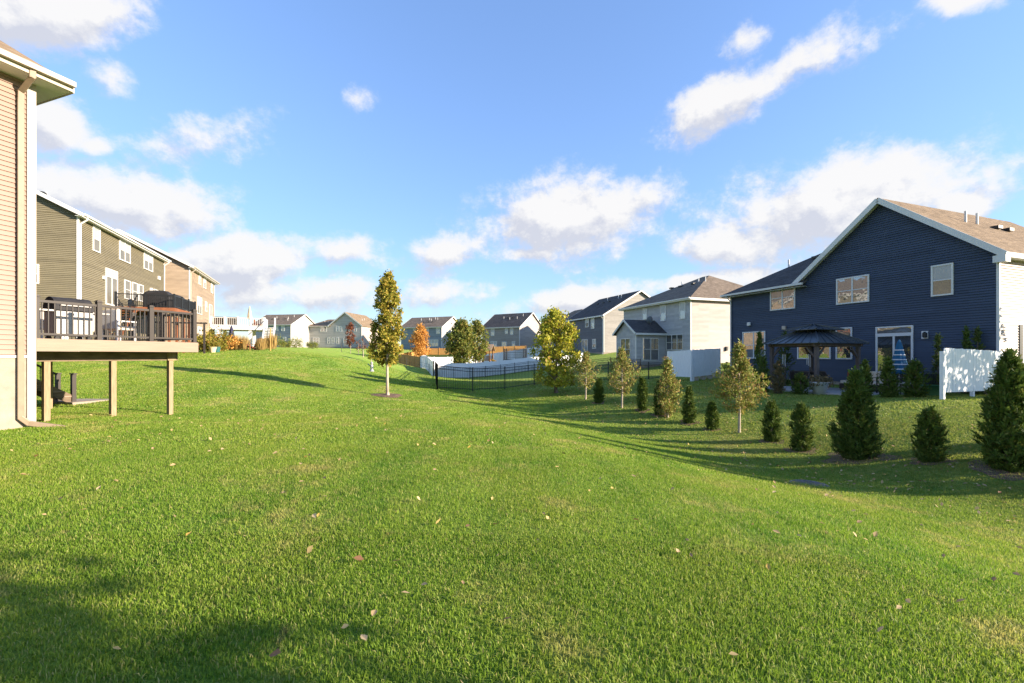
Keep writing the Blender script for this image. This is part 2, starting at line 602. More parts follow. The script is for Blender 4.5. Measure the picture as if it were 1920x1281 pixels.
M['grate'] = noise_mat('drain_metal', (0.20, 0.20, 0.20), rough=0.55, var=0.3, scale=12, metallic=0.5)

M['lf_column'] = leaf_mat('leaf_olive', [(0.12, 0.15, 0.02), (0.29, 0.29, 0.04), (0.44, 0.38, 0.06), (0.46, 0.30, 0.06), (0.22, 0.25, 0.034)])
M['lf_yellow'] = leaf_mat('leaf_yellow_green', [(0.20, 0.25, 0.026), (0.42, 0.42, 0.045), (0.60, 0.53, 0.06), (0.30, 0.34, 0.036), (0.36, 0.22, 0.05)])
M['lf_green'] = leaf_mat('leaf_green', [(0.09, 0.125, 0.022), (0.17, 0.21, 0.036), (0.27, 0.26, 0.055), (0.13, 0.17, 0.03), (0.33, 0.22, 0.06)])
M['lf_orange'] = leaf_mat('leaf_orange', [(0.52, 0.24, 0.045), (0.66, 0.34, 0.08), (0.72, 0.42, 0.12), (0.44, 0.20, 0.04)])
M['lf_rust'] = leaf_mat('leaf_rust', [(0.16, 0.05, 0.025), (0.24, 0.085, 0.04), (0.12, 0.045, 0.03)])
M['lf_arb'] = leaf_mat('leaf_arborvitae', [(0.045, 0.085, 0.014), (0.085, 0.145, 0.024), (0.14, 0.20, 0.034), (0.06, 0.11, 0.018), (0.20, 0.20, 0.05)], trans=0.25)
M['lf_arb_lt'] = leaf_mat('leaf_arborvitae_light', [(0.06, 0.10, 0.022), (0.10, 0.14, 0.032), (0.15, 0.17, 0.045), (0.07, 0.11, 0.025)], trans=0.25)
M['lf_dying'] = leaf_mat('leaf_thin_cedar', [(0.14, 0.20, 0.034), (0.26, 0.30, 0.055), (0.34, 0.19, 0.08), (0.38, 0.36, 0.09), (0.18, 0.24, 0.04)], trans=0.3)
M['lf_tan'] = leaf_mat('leaf_tan_shrub', [(0.16, 0.13, 0.06), (0.22, 0.17, 0.08), (0.10, 0.095, 0.04), (0.26, 0.18, 0.10)], trans=0.3)
M['lf_gold'] = leaf_mat('leaf_gold', [(0.42, 0.28, 0.09), (0.52, 0.36, 0.13), (0.32, 0.23, 0.08)], trans=0.4)
M['lf_shrub'] = leaf_mat('leaf_shrub', [(0.22, 0.20, 0.03), (0.32, 0.26, 0.04), (0.14, 0.17, 0.025), (0.30, 0.15, 0.03)])
M['lf_fallen'] = leaf_mat('fallen_leaf', [(0.36, 0.24, 0.10), (0.50, 0.36, 0.18), (0.20, 0.10, 0.05), (0.58, 0.44, 0.24), (0.46, 0.30, 0.06)], trans=0.15)
M['lf_dry'] = leaf_mat('dry_stems', [(0.26, 0.15, 0.085), (0.36, 0.22, 0.12), (0.20, 0.12, 0.08)], trans=0.2)


# ------------------------------------------------------------------ mesh helpers
class MB:
    def __init__(self):
        self.v, self.f = [], []

    def add(self, vs, fs):
        o = len(self.v)
        self.v.extend([tuple(p) for p in vs])
        self.f.extend([tuple(i + o for i in f) for f in fs])
        return self

    def box(self, x0, x1, y0, y1, z0, z1, T=None):
        vs = [(x, y, z) for z in (z0, z1) for y in (y0, y1) for x in (x0, x1)]
        if T:
            vs = [T(*p) for p in vs]
        return self.add(vs, [(0, 2, 3, 1), (4, 5, 7, 6), (0, 1, 5, 4), (2, 6, 7, 3), (0, 4, 6, 2), (1, 3, 7, 5)])

    def bar(self, p, q, w, h, up=(0, 0, 1)):
        p, q = Vector(p), Vector(q)
        d = (q - p).normalized()
        s = d.cross(Vector(up))
        if s.length < 1e-4:
            s = d.cross(Vector((1, 0, 0)))
        s.normalize()
        t = s.cross(d)
        vs = []
        for c in (p, q):
            for a, b in ((-1, -1), (1, -1), (1, 1), (-1, 1)):
                vs.append(c + s * (a * w / 2) + t * (b * h / 2))
        return self.add(vs, [(0, 1, 2, 3), (7, 6, 5, 4), (0, 4, 5, 1), (1, 5, 6, 2), (2, 6, 7, 3), (3, 7, 4, 0)])

    def tube(self, pts, rads, n=8, cap=True):
        o = len(self.v)
        pts = [Vector(p) for p in pts]
        for i, p in enumerate(pts):
            d = (pts[min(i + 1, len(pts) - 1)] - pts[max(i - 1, 0)]).normalized()
            a = d.cross(Vector((0.31, 0.95, 0.05)))
            if a.length < 1e-3:
                a = d.cross(Vector((1, 0, 0)))
            a.normalize()
            b = d.cross(a)
            for k in range(n):
                th = 2 * math.pi * k / n
                self.v.append(tuple(p + (a * math.cos(th) + b * math.sin(th)) * rads[i]))
        for i in range(len(pts) - 1):
            for k in range(n):
                k2 = (k + 1) % n
                self.f.append((o + i * n + k, o + i * n + k2, o + (i + 1) * n + k2, o + (i + 1) * n + k))
        if cap:
            self.f.append(tuple(o + k for k in range(n))[::-1])
            self.f.append(tuple(o + (len(pts) - 1) * n + k for k in range(n)))
        return self

    def lathe(self, prof, n=16, c=(0, 0, 0), wob=None):
        o = len(self.v)
        for i, (r, z) in enumerate(prof):
            for k in range(n):
                th = 2 * math.pi * k / n
                rr = r * (1 + (wob(th, i) if wob else 0))
                self.v.append((c[0] + rr * math.cos(th), c[1] + rr * math.sin(th), c[2] + z))
        for i in range(len(prof) - 1):
            for k in range(n):
                k2 = (k + 1) % n
                self.f.append((o + i * n + k, o + i * n + k2, o + (i + 1) * n + k2, o + (i + 1) * n + k))
        self.f.append(tuple(o + k for k in range(n))[::-1])
        self.f.append(tuple(o + (len(prof) - 1) * n + k for k in range(n)))
        return self

    def slab(self, poly, th):
        """a sloping polygon with thickness th measured downwards"""
        n = len(poly)
        vs = [tuple(p) for p in poly] + [(p[0], p[1], p[2] - th) for p in poly]
        fs = [tuple(range(n)), tuple(range(2 * n - 1, n - 1, -1))]
        for i in range(n):
            j = (i + 1) % n
            fs.append((i, i + n, j + n, j))
        return self.add(vs, fs)

    def build(self, name, mat, parent=None, smooth=False, bevel=0.0):
        me = bpy.data.meshes.new(name)
        me.from_pydata(self.v, [], self.f)
        if name == 'pane':                 # outward normals, so that the glass reflects as from outside
            bm = bmesh.new()
            bm.from_mesh(me)
            bmesh.ops.recalc_face_normals(bm, faces=bm.faces)
            bm.to_mesh(me)
            bm.free()
        me.materials.append(M[mat] if isinstance(mat, str) else mat)
        if smooth:
            me.polygons.foreach_set('use_smooth', [True] * len(me.polygons))
        me.update()
        o = bpy.data.objects.new(name, me)
        COL.objects.link(o)
        if parent:
            o.parent = parent
        if bevel:
            b = o.modifiers.new('bevel', 'BEVEL')
            b.width = bevel
            b.segments = 2
        return o


def tag(o, label, cat, group=None, kind=None):
    if label:
        o['label'] = label
    if cat:
        o['category'] = cat
    if group:
        o['group'] = group
    if kind:
        o['kind'] = kind
    return o


def empty(name, loc, rz, label, cat, group=None):
    o = bpy.data.objects.new(name, None)
    o.empty_display_size = 0.2
    COL.objects.link(o)
    o.location = loc
    o.rotation_euler = (0, 0, rz)
    return tag(o, label, cat, group)


def quads_object(name, P, A, B, mat, parent=None, tri=False):
    """many separate leaves: centre P, half axes A, B (numpy arrays); a diamond each"""
    n = len(P)
    V = np.empty((n, 4, 3), np.float32)
    V[:, 0] = P - A
    V[:, 1] = P + B
    V[:, 2] = P + A
    V[:, 3] = P - B
    me = bpy.data.meshes.new(name)
    me.vertices.add(n * 4)
    me.vertices.foreach_set('co', V.reshape(-1))
    me.loops.add(n * 4)
    me.loops.foreach_set('vertex_index', np.arange(n * 4, dtype=np.int32))
    me.polygons.add(n)
    me.polygons.foreach_set('loop_start', np.arange(0, n * 4, 4, dtype=np.int32))
    me.update(calc_edges=True)
    me.materials.append(M[mat])
    o = bpy.data.objects.new(name, me)
    COL.objects.link(o)
    if parent:
        o.parent = parent
    return o


def unit(a):
    return a / np.maximum(np.linalg.norm(a, axis=1, keepdims=True), 1e-6)


# ------------------------------------------------------------------ terrain
def at(px, py, D):
    return Vector(((px - 960) / F * D, D, EYE - (py - HZ) / F * D))


ctrl = []


def cp(x, y, z):
    ctrl.append((x, y, z))


def cpx(px, py, D):
    p = at(px, py, D)
    ctrl.append(tuple(p))


# cross profile of the strip between the two rows (v = across, u = along)
AX, AY = -0.342, 0.940


def uv2xy(u, v):
    return (u * AX + v * AY, u * AY - v * AX)


prof_near = [(-22, .05), (-14, 0), (-7, -.1), (-3, -.02), (0, 0), (3, -.10), (5, -.30), (6.6, -.60), (8, -.96), (9.4, -1.20), (11, -1.12), (12.5, -.95), (15, -.55), (18, -.2), (21, .02), (26, -.02), (34, 0)]
for u in (-14, -5, 2):
    for v, z in prof_near[::2]:
        x, y = uv2xy(u, v)
        cp(x, y, z * (0.75 if u < 0 else 0.9))
for v, z in prof_near:
    if v > -10:
        x, y = uv2xy(8.0, v)
        cp(x, y, z)
for px, py, D in ((1890, 880, 9.16), (1742, 865, 10.4), (1605, 860, 11.9), (1503, 845, 13.3), (1447, 827, 14.3), (1335, 805, 16.6),
                  (1292, 793, 17.7), (1205, 770, 19.6), (1123, 755, 21.6), (1043, 736, 25.0)):
    cpx(px, py, D)
for (u, v, z) in ((14, 9.4, -1.22), (19, 9, -1.1), (25, 8.3, -.68), (32, 9, -.55), (14, 6.3, -.62), (19, 5.5, -.62), (25, 5.2, -.45),
                  (14, 3, -.22), (14, 0, -.10), (14, -4, -.12), (17, 18, -.15), (25, 18, -.25), (30, 20, -.2)):
    x, y = uv2xy(u, v)
    cp(x, y, z)
cpx(332, 785, 14.0)
cpx(202, 776, 13.0)
cpx(103, 757, 16.6)
cpx(727, 742, 22)
cpx(820, 728, 26)
cpx(1000, 720, 31)
cpx(1245, 712, 37)
cp(20.6, 19.3, -.05)
cp(15.7, 32.6, .1)
cp(15.5, 16.6, .07)
cp(14.4, 21.5, -.15)
cp(17.0, 43.5, .5)
cp(13.3, 54, .9)
cp(14.9, 74, 1.9)
cp(11, 86, 2.4)
# left bank and mound
cpx(270, 686, 26)
cpx(470, 722, 20.5)
cpx(560, 738, 21)
cpx(657, 698, 31)
cpx(370, 666, 34)
cpx(490, 667, 35)
cpx(593, 670, 36)
cpx(645, 681, 36)
cpx(696, 695, 36)
cpx(760, 715, 33)
cpx(380, 659, 45)
cpx(490, 653, 50)
cpx(560, 653, 55)
cpx(620, 657, 60)
cpx(680, 668, 62)
cpx(640, 663, 50)
cp(-27.5, 27.5, 1.5)
cp(-32.5, 42, 1.9)
cp(-31.6, 45, 2.0)
cp(-37, 57, 2.6)
cp(-45, 30, 2.0)
cp(-24, 14, .3)
cpx(780, 700, 48)
cpx(813, 708, 54)
cpx(1010, 693, 64)
cpx(788, 690, 74)
cpx(745, 682, 82)
cpx(1000, 672, 82)
cpx(1075, 690, 66)
cpx(545, 651, 125)
cpx(630, 653, 128)
cpx(790, 657, 115)
cpx(940, 657, 105)
cpx(1050, 660, 96)
cpx(700, 668, 90)
for a in range(0, 360, 20):
    d = 230
    cp(d * math.cos(R(a)), 60 + d * math.sin(R(a)), 1.2)
for a in (-60, -30, 0, 180, 210, 240, 270, 300):
    cp(75 * math.cos(R(a)), 20 + 75 * math.sin(R(a)), .4)

CT = np.array(ctrl)


def _tps(r2):
    return np.where(r2 > 1e-9, 0.5 * r2 * np.log(np.maximum(r2, 1e-9)), 0)


def _solve():
    n = len(CT)
    X = CT[:, :2] / 30.0
    d2 = ((X[:, None] - X[None]) ** 2).sum(-1)
    K = _tps(d2) + np.eye(n) * 0.0025
    P = np.c_[np.ones(n), X]
    A = np.block([[K, P], [P.T, np.zeros((3, 3))]])
    return np.linalg.solve(A, np.r_[CT[:, 2], np.zeros(3)])


WT = _solve()


def zfa(x, y):
    x = np.asarray(x, float)
    y = np.asarray(y, float)
    sh = x.shape
    q = np.c_[x.ravel(), y.ravel()] / 30.0
    out = np.empty(len(q))
    X = CT[:, :2] / 30.0
    for i in range(0, len(q), 40000):
        b = q[i:i + 40000]
        d2 = ((b[:, None] - X[None]) ** 2).sum(-1)
        out[i:i + 40000] = _tps(d2) @ WT[:-3] + WT[-3] + b @ WT[-2:]
    r = np.hypot(q[:, 0] * 30, q[:, 1] * 30 - 60)
    w = np.clip((r - 170) / 60, 0, 1)
    w = w * w * (3 - 2 * w)
    out = out * (1 - w) + 1.0 * w
    return out.reshape(sh)


def zf(x, y):
    return float(zfa(np.array([x]), np.array([y]))[0])


def ground_at(px, py, dmin=4.0, dmax=140.0):
    """the place on the ground seen at this pixel of the photograph"""
    D = np.linspace(dmin, dmax, 2800)
    x = (px - 960) / F * D
    zr = EYE - (py - HZ) / F * D
    d = zr - zfa(x, D)
    i = int(np.argmax(d < 0)) if (d < 0).any() else int(np.argmin(np.abs(d)))
    return Vector((x[i], D[i], zf(x[i], D[i])))


def build_ground():
    k = 5.2
    s = np.linspace(-1, 1, 321)
    gx = 300 * np.sinh(k * s) / math.sinh(k)
    s2 = np.linspace(-0.62, 1, 330)
    gy = 11 + 330 * np.sinh(k * s2) / math.sinh(k)
    gx = np.r_[-5000, -1600, -600, gx, 600, 1600, 5000]
    gy = np.r_[-5000, -1600, -600, -200, gy, 600, 1600, 6000]
    X, Y = np.meshgrid(gx, gy)
    Z = zfa(X, Y)
    ny, nx = X.shape
    V = np.stack([X, Y, Z], -1).reshape(-1, 3)
    i = np.arange(ny * nx).reshape(ny, nx)
    Q = np.stack([i[:-1, :-1], i[:-1, 1:], i[1:, 1:], i[1:, :-1]], -1).reshape(-1, 4)
    me = bpy.data.meshes.new('ground')
    me.vertices.add(len(V))
    me.vertices.foreach_set('co', V.astype(np.float32).reshape(-1))
    me.loops.add(Q.size)
    me.loops.foreach_set('vertex_index', Q.astype(np.int32).reshape(-1))
    me.polygons.add(len(Q))
    me.polygons.foreach_set('loop_start', np.arange(0, Q.size, 4, dtype=np.int32))
    me.polygons.foreach_set('use_smooth', np.ones(len(Q), bool))
    me.update(calc_edges=True)
    me.materials.append(M['ground'])
    o = bpy.data.objects.new('ground', me)
    COL.objects.link(o)
    o['kind'] = 'structure'
    o['label'] = 'rolling mown lawn with a grassy drainage swale'


build_ground()


# ------------------------------------------------------------------ houses
COURSE = 0.115


def siding_rows(mb, T, z0, z1, xl, xr, course=COURSE):
    """lapped siding in a wall frame: T(x along, y outward, z up); xl, xr give the wall's ends at a height"""
    z = z0
    while z < z1 - 1e-4:
        zt = min(z + course, z1)
        a, b = xl((z + zt) / 2), xr((z + zt) / 2)
        if b - a > 0.02:
            p = [T(a, 0.042, z), T(b, 0.042, z), T(b, 0.002, zt), T(a, 0.002, zt), T(a, 0.0, z), T(b, 0.0, z)]
            mb.add(p, [(0, 1, 2, 3), (4, 5, 1, 0)])
        z = zt


class House:
    """local X along the garden front, local Y into the house, z from the eye-level datum of the scene"""

    def __init__(self, name, label, origin, ang, L, W, zb, ze, front, side, roofm, trim='white', group=None):
        self.o = Vector((origin[0], origin[1], 0))
        self.ang, self.L, self.W, self.zb, self.ze = ang, L, W, zb, ze
        self.front, self.side, self.roofm, self.trim = front, side, roofm, trim
        self.root = empty(name, (origin[0], origin[1], 0), ang, label, 'house', group)
        self.ux = Vector((math.cos(ang), math.sin(ang), 0))
        self.uy = Vector((-math.sin(ang), math.cos(ang), 0))

    # wall frames
    def Tf(self, x, y, z):
        return (x, -y, z)

    def Tr(self, x, y, z):                # the side at local X = L; x runs into the house
        return (self.L + y, x, z)

    def Tl(self, x, y, z):                # the side at local X = 0
        return (-y, x, z)

    def Tb(self, x, y, z):
        return (x, self.W + y, z)

    def wall(self, T, length, z0, z1, mat, peak=None, course=COURSE):
        """peak: (x, z) of a gable top"""
        mb = MB()
        if peak is None:
            siding_rows(mb, T, z0, z1, lambda z: 0, lambda z: length, course)
        else:
            pxx, pz = peak[0], peak[1]
            x0, x1 = (peak[2], peak[3]) if len(peak) > 2 else (0, length)
            if x0 > 0.01 or x1 < length - .01:
                siding_rows(mb, T, z0, z1, lambda z: 0, lambda z: length, course)
            else:
                siding_rows(mb, T, z0, z1, lambda z: 0, lambda z: length, course)
            siding_rows(mb, T, z1, pz, lambda z: x0 + (pxx - x0) * (z - z1) / (pz - z1), lambda z: x1 - (x1 - pxx) * (z - z1) / (pz - z1), course)
        return mb.build('wall', mat, self.root)

    def foundation(self, ztop, mat='concrete'):
        mb = MB()
        mb.box(-0.02, self.L + 0.02, -0.02, self.W + 0.02, self.zb, ztop)
        return mb.build('foundation', mat, self.root)

    def corners(self, z0, z1, which=('fl', 'fr', 'br')):
        for w in which:
            mb = MB()
            x = 0 if w[1] == 'l' else self.L
            y = 0 if w[0] == 'f' else self.W
            mb.box(x - 0.05, x + 0.05, y - 0.05, y + 0.05, z0, z1)
            mb.build('corner_board', self.trim, self.root)

    def px2wall(self, px, py, wall='f'):
        """where the sight line of a photograph pixel meets a wall: (x along, z)"""
        d = Vector(((px - 960) / F, 1.0, -(py - HZ) / F))
        if wall == 'f':
            p0, n, ax = self.o, self.uy, self.ux
        elif wall == 'r':
            p0, n, ax = self.o + self.ux * self.L, self.ux, self.uy
        else:
            p0, n, ax = self.o, self.ux, self.uy
        t = (p0.x * n.x + p0.y * n.y) / (d.x * n.x + d.y * n.y)
        p = d * t
        return (p - p0).dot(ax), EYE + p.z

    def window(self, T, x0, x1, z0, z1, cols=1, rows=2, panes=('pane_blind', 'pane_mid'), trim=None, kind='window', fw=0.07):
        mb = MB()
        d = 0.085
        mb.box(x0, x1, 0.0, d, z0, z0 + fw, T)
        mb.box(x0, x1, 0.0, d, z1 - fw, z1, T)
        mb.box(x0, x0 + fw, 0.0, d - 0.003, z0 + fw, z1 - fw, T)
        mb.box(x1 - fw, x1, 0.0, d - 0.003, z0 + fw, z1 - fw, T)
        ww = (x1 - x0 - 2 * fw) / cols
        hh = (z1 - z0 - 2 * fw) / rows
        for c in range(1, cols):
            xm = x0 + fw + c * ww
            mb.box(xm - fw * .5, xm + fw * .5, 0.0, d - 0.006, z0 + fw, z1 - fw, T)
        for r in range(1, rows):
            zm = z0 + fw + r * hh
            mb.box(x0 + fw, x1 - fw, 0.0, d - 0.009, zm - fw * .3, zm + fw * .3, T)
        w = mb.build(kind, trim or self.trim, self.root)
        for c in range(cols):
            for r in range(rows):
                pm = MB()
                top = (r == rows - 1)
                pm.box(x0 + fw + c * ww, x0 + fw + (c + 1) * ww, 0.045 if not top else 0.051, 0.053 if not top else 0.059,
                       z0 + fw + r * hh, z0 + fw + (r + 1) * hh, T)
                pm.build('pane', panes[0] if top else panes[1], w)
        return w

    def winpx(self, pxa, pxb, pt, pb, wall='f', **kw):
        """window from its left edge (pxa, top pt, bottom pb) and right edge pxb in the photograph"""
        T = {'f': self.Tf, 'r': self.Tr, 'l': self.Tl}[wall]
        xa, za = self.px2wall(pxa, pt, wall)
        _, zb = self.px2wall(pxa, pb, wall)
        xb, _ = self.px2wall(pxb, pt, wall)
        return self.window(T, min(xa, xb), max(xa, xb), zb, za, **kw)

    def roof_poly(self, polys, th=0.16, name='roof'):
        mb = MB()
        for p in polys:
            mb.slab(p, th)
        return mb.build(name, self.roofm, self.root)

    def fascia(self, segs, h=0.2, w=0.035, mat=None, name='fascia'):
        out = []
        for p, q in segs:
            mb = MB()
            mb.bar(p, q, w, h)
            out.append(mb.build(name, mat or self.trim, self.root))
        return out

    def soffit(self, x0, x1, y0, y1, z, mat='white'):
        mb = MB()
        mb.box(x0, x1, y0, y1, z - 0.02, z)
        return mb.build('soffit', mat, self.root)

    def gable_x(self, rise, ov=0.35, x0=0, x1=None):
        """ridge along X"""
        L, W, ze = self.L, self.W, self.ze
        x1 = L if x1 is None else x1
        m = W / 2
        sl = rise / m
        a, b = x0 - ov, x1 + ov
        t = 0.20
        self.roof_poly([[(a, -ov, ze - ov * sl + t), (b, -ov, ze - ov * sl + t), (b, m, ze + rise + t), (a, m, ze + rise + t)],
                        [(b, W + ov, ze - ov * sl + t), (a, W + ov, ze - ov * sl + t), (a, m, ze + rise + t), (b, m, ze + rise + t)]])
        e = ze - ov * sl + t - 0.13
        self.fascia([((a, -ov - .02, e), (b, -ov - .02, e))])
        for xx in (a - .02, b + .02):
            self.fascia([((xx, -ov, ze - ov * sl + .10), (xx, m, ze + rise + .10)), ((xx, m, ze + rise + .10), (xx, W + ov, ze - ov * sl + .10))], h=0.22, name='rake_board')
        self.soffit(a, b, -ov, 0.0, ze - ov * sl + 0.02)

    def hip(self, rise, run, ov=0.4, x0=0, x1=None, ends=(True, True), W=None, y0=0):
        L, ze = self.L, self.ze
        W = W or self.W
        x1 = L if x1 is None else x1
        m = W / 2
        sl = rise / m
        t = 0.18
        z0 = ze + t - ov * sl
        zr = ze + rise + t
        a, b, c, d = x0 - ov, x1 + ov, -ov, W + ov
        ra = x0 + run if ends[0] else a
        rb = x1 - run if ends[1] else b
        A, B, C, D_ = (a, c, z0), (b, c, z0), (b, d, z0), (a, d, z0)
        r0, r1 = (ra, m, zr), (rb, m, zr)
        polys = [[A, B, r1, r0], [C, D_, r0, r1]]
        if ends[1]:
            polys.append([B, C, r1])
        if ends[0]:
            polys.append([D_, A, r0])
        self.roof_poly(polys)
        e = z0 - 0.10
        self.fascia([((a, c - .02, e), (b, c - .02, e)), ((b + .02, c, e), (b + .02, d, e)), ((a - .02, c, e), (a - .02, d, e))])
        self.soffit(a, b, c, 0, z0 - .17)
        self.soffit(x1, b, 0, d, z0 - .17)
        self.soffit(a, x0, 0, d, z0 - .17)

    def gutter(self, x0, x1, y, z, mat=None):
        mb = MB()
        mb.box(x0, x1, y - 0.13, y - 0.002, z - 0.05, z + 0.07)
        return mb.build('gutter', mat or self.trim, self.root)

    def downspout(self, pts, mat=None, w=0.085):
        mb = MB()
        for p, q in zip(pts[:-1], pts[1:]):
            d = (Vector(q) - Vector(p)).normalized() * 0.03
            mb.bar(Vector(p) - d, Vector(q) + d, w, w * .8, up=(0.3, 0.9, 0.1))
        return mb.build('downspout', mat or self.trim, self.root, bevel=0.012)

    def vent_pipe(self, x, y, z, h=0.45):
        mb = MB()
        mb.tube([(x, y, z - 0.2), (x, y, z + h)], [0.055, 0.055], 10)
        return mb.build('vent_pipe', 'white', self.root)

    def box_vent(self, x, y, z, slope):
        mb = MB()
        mb.box(x - .2, x + .2, y - .2, y + .2, z - .02, z + .13)
        return mb.build('roof_vent', 'black_metal', self.root)


ANG_R = math.atan2(-0.938, 0.346)       # right-hand row, X runs towards the camera
ANG_L = math.atan2(0.938, -0.346)       # left-hand row, X runs away

# ---- tan house, wall running past the left edge of the picture
h = House('tan_house', 'tan lap-sided house with concrete foundation, brown downspout and bronze-railed deck', (-11.3 - .342 * 9, 10.7 - .94 * 9), math.atan2(.94, .342), 9.0, 11.0, -1.2, 8.42, 'tan_siding', 'tan_siding', 'shingle_tan', 'cream_trim')
h.foundation(1.62)
wl = MB()
wl.box(0, h.L, 0, .1, 1.62, 8.4)
wall = wl.build('wall', 'tan_siding', h.root)
pk = MB()
pk.add([(0, -.030, 0), (h.L, -.030, 0), (h.L, -.003, .112), (0, -.003, .112), (0, -.002, 0), (h.L, -.002, 0)], [(0, 1, 2, 3), (4, 5, 1, 0)])
plank0 = pk.build('siding_plank', 'tan_siding', wall)
plank0.location = (0, 0, 1.68)
for i in range(1, 60):
    c = plank0.copy()
    COL.objects.link(c)
    c.parent = wall
    c.location = (0, 0, 1.68 + i * 0.112)
for T, ln in ((h.Tr, h.W), (h.Tl, h.W), (h.Tb, h.L)):
    h.wall(T, ln, 1.62, 8.4, 'tan_siding')
b = MB()
b.box(-.03, h.L + .05, -.05, -.002, 1.60, 1.66)
b.build('base_trim', 'white', h.root)
b = MB()
b.box(h.L - .10, h.L + .06, -.06, .06, -.4, 8.4)
b.build('corner_board', 'cream_trim', h.root)
h.hip(4.1, 4.5, ov=.52)
for p in range(30):                        # soffit panels with their grooves
    x0 = h.L + .50 - p * .30
    sp = MB()
    sp.box(x0 - .29, x0, -.50, -.03, 8.06, 8.08)
    sp.build('soffit_panel', 'soffit', h.root)
h.gutter(-.5, h.L + .52, -.54, 8.16, 'cream_trim')
h.downspout([(h.L - .22, -.56, 8.14), (h.L - .22, -.55, 7.96), (h.L - .22, -.10, 7.72), (h.L - .22, -.085, 7.5), (h.L - .22, -.085, .22), (h.L - .10, -.12, .08), (h.L + .42, -.50, -.09)], 'almond_metal', w=.11)
TAN = h

# ---- deck of the tan house
dk = empty('raised_deck', (-11.3, 10.7, 0), math.atan2(.94, .342), 'raised deck with tan rim board, bronze railing and treated wood posts', 'deck')
DX, DY, DZ = 3.95, 6.0, 2.06
b = MB()
b.box(0.08, DX, -0.02, 0.02, DZ - .30, DZ)
b.build('rim_board', 'deck_board', dk)
b = MB()
b.box(DX - .04, DX, 0.02, DY, DZ - .30, DZ)
b.build('rim_board', 'deck_board', dk)
fb = MB()
fb.box(0.02, DX - .045, 0, .138, DZ - .03, DZ - .004)
f0 = fb.build('deck_plank', 'deck_board', dk)
f0.location = (0, .03, 0)
for i in range(1, 42):
    c = f0.copy()
    COL.objects.link(c)
    c.parent = dk
    c.location = (0, .03 + i * .144, 0)
for y in (0.75, 5.0):
    b = MB()
    b.box(.35, DX - .12, y, y + .09, DZ - .56, DZ - .302)
    b.build('beam', 'beam_wood', dk)
for y in (0.72, 4.97):
    for x in ((.55, 2.0, 3.55) if y < 1 else (.55, 1.6, 2.55)):
        b = MB()
        px_, py_ = x, y
        w = dk.matrix_world
        wx = -11.3 + .342 * x - .94 * y
        wy = 10.7 + .94 * x + .342 * y
        b.box(x, x + .125, y, y + .12, zf(wx, wy) - .15, DZ - .561 if y < 1 else DZ - .561)
        b.build('post', 'treated_wood', dk)
b = MB()
b.box(3.5, 3.75, .70, .75, DZ - .56, DZ - .302)
b.build('beam_plate', 'treated_wood', dk)


def railing(parent, p, q, z, nseg, mat, hgt=.93, bal=.115, post=.105, balw=.02, first=True, skip_last=False, glass=False):
    """posts, rails and balusters between two local points"""
    p, q = Vector((p[0], p[1], z)), Vector((q[0], q[1], z))
    n = nseg
    for i in range(n + 1):
        if (i == 0 and not first) or (i == n and skip_last):
            continue
        c = p.lerp(q, i / n)
        mb = MB()
        r = post / 2
        mb.box(c.x - r, c.x + r, c.y - r, c.y + r, z - .02, z + hgt + .06)
        mb.box(c.x - r * 1.35, c.x + r * 1.35, c.y - r * 1.35, c.y + r * 1.35, z + hgt + .06, z + hgt + .085)
        mb.box(c.x - r * .9, c.x + r * .9, c.y - r * .9, c.y + r * .9, z + hgt + .085, z + hgt + .115)
        mb.build('railing_post', mat, parent)
    for zz, hh in ((z + hgt - .03, .06), (z + .11, .05)):
        mb = MB()
        mb.bar((p.x, p.y, zz), (q.x, q.y, zz), .05, hh)
        mb.build('rail', mat, parent)
    ln = (q - p).length
    nb = int(ln / bal)
    me0 = None
    for i in range(1, nb):
        c = p.lerp(q, i / nb)
        if me0 is None:
            mb = MB()
            mb.box(-balw / 2, balw / 2, -balw / 2, balw / 2, z + .12, z + hgt - .05)
            o = mb.build('baluster', mat, parent)
            me0 = o
        else:
            o = me0.copy()
            COL.objects.link(o)
            o.parent = parent
        o.location = (c.x, c.y, 0)


railing(dk, (.09, .05), (3.86, .05), DZ, 3, 'bronze_rail')
railing(dk, (3.86, .05), (3.86, 5.9), DZ, 4, 'bronze_rail', first=False)
railing(dk, (3.86, 5.9), (1.3, 5.9), DZ, 2, 'bronze_rail', first=False)
# stair down to the lawn on the far side of the deck
st = MB()
for y in (6.1, 7.0):
    st.bar((.8, y, DZ - .1), (3.75, y, .05), .05, .30)
st.build('stair_stringer', 'beam_wood', dk)
for i in range(10):
    b = MB()
    x = .95 + i * .28
    b.box(x, x + .28, 6.05, 7.05, DZ - .17 - i * .19, DZ - .13 - i * .19)
    b.build('stair_tread', 'deck_board', dk)
b = MB()
b.bar((.9, 7.02, DZ + .75), (3.75, 7.02, .95), .05, .06)
b.bar((.9, 7.02, DZ + .10), (3.75, 7.02, .22), .05, .05)
for i in range(1, 24):
    t = i / 24
    x = .9 + 2.85 * t
    b.bar((x, 7.02, DZ + .1 - t * (DZ - .12)), (x, 7.02, DZ + .75 - t * (DZ - .2)), .02, .02)
b.build('stair_railing', 'bronze_rail', dk)
for y in (7.02, 6.08):
    b = MB()
    b.box(3.70, 3.82, y - .06, y + .06, -.25, .98)
    b.box(3.68, 3.84, y - .08, y + .08, .98, 1.02)
    b.build('newel_post', 'bronze_rail', dk)
w = Vector((-11.3 + .342 * 4.3 - .94 * 6.5, 10.7 + .94 * 4.3 + .342 * 6.5, 0))
pad = MB()
pad.box(-.75, .75, -.8, .8, -.25, .05)
po = pad.build('stair_pad', 'concrete')
po.location = (w.x, w.y, zf(w.x, w.y))
po.rotation_euler = (0, 0, math.atan2(.94, .342))
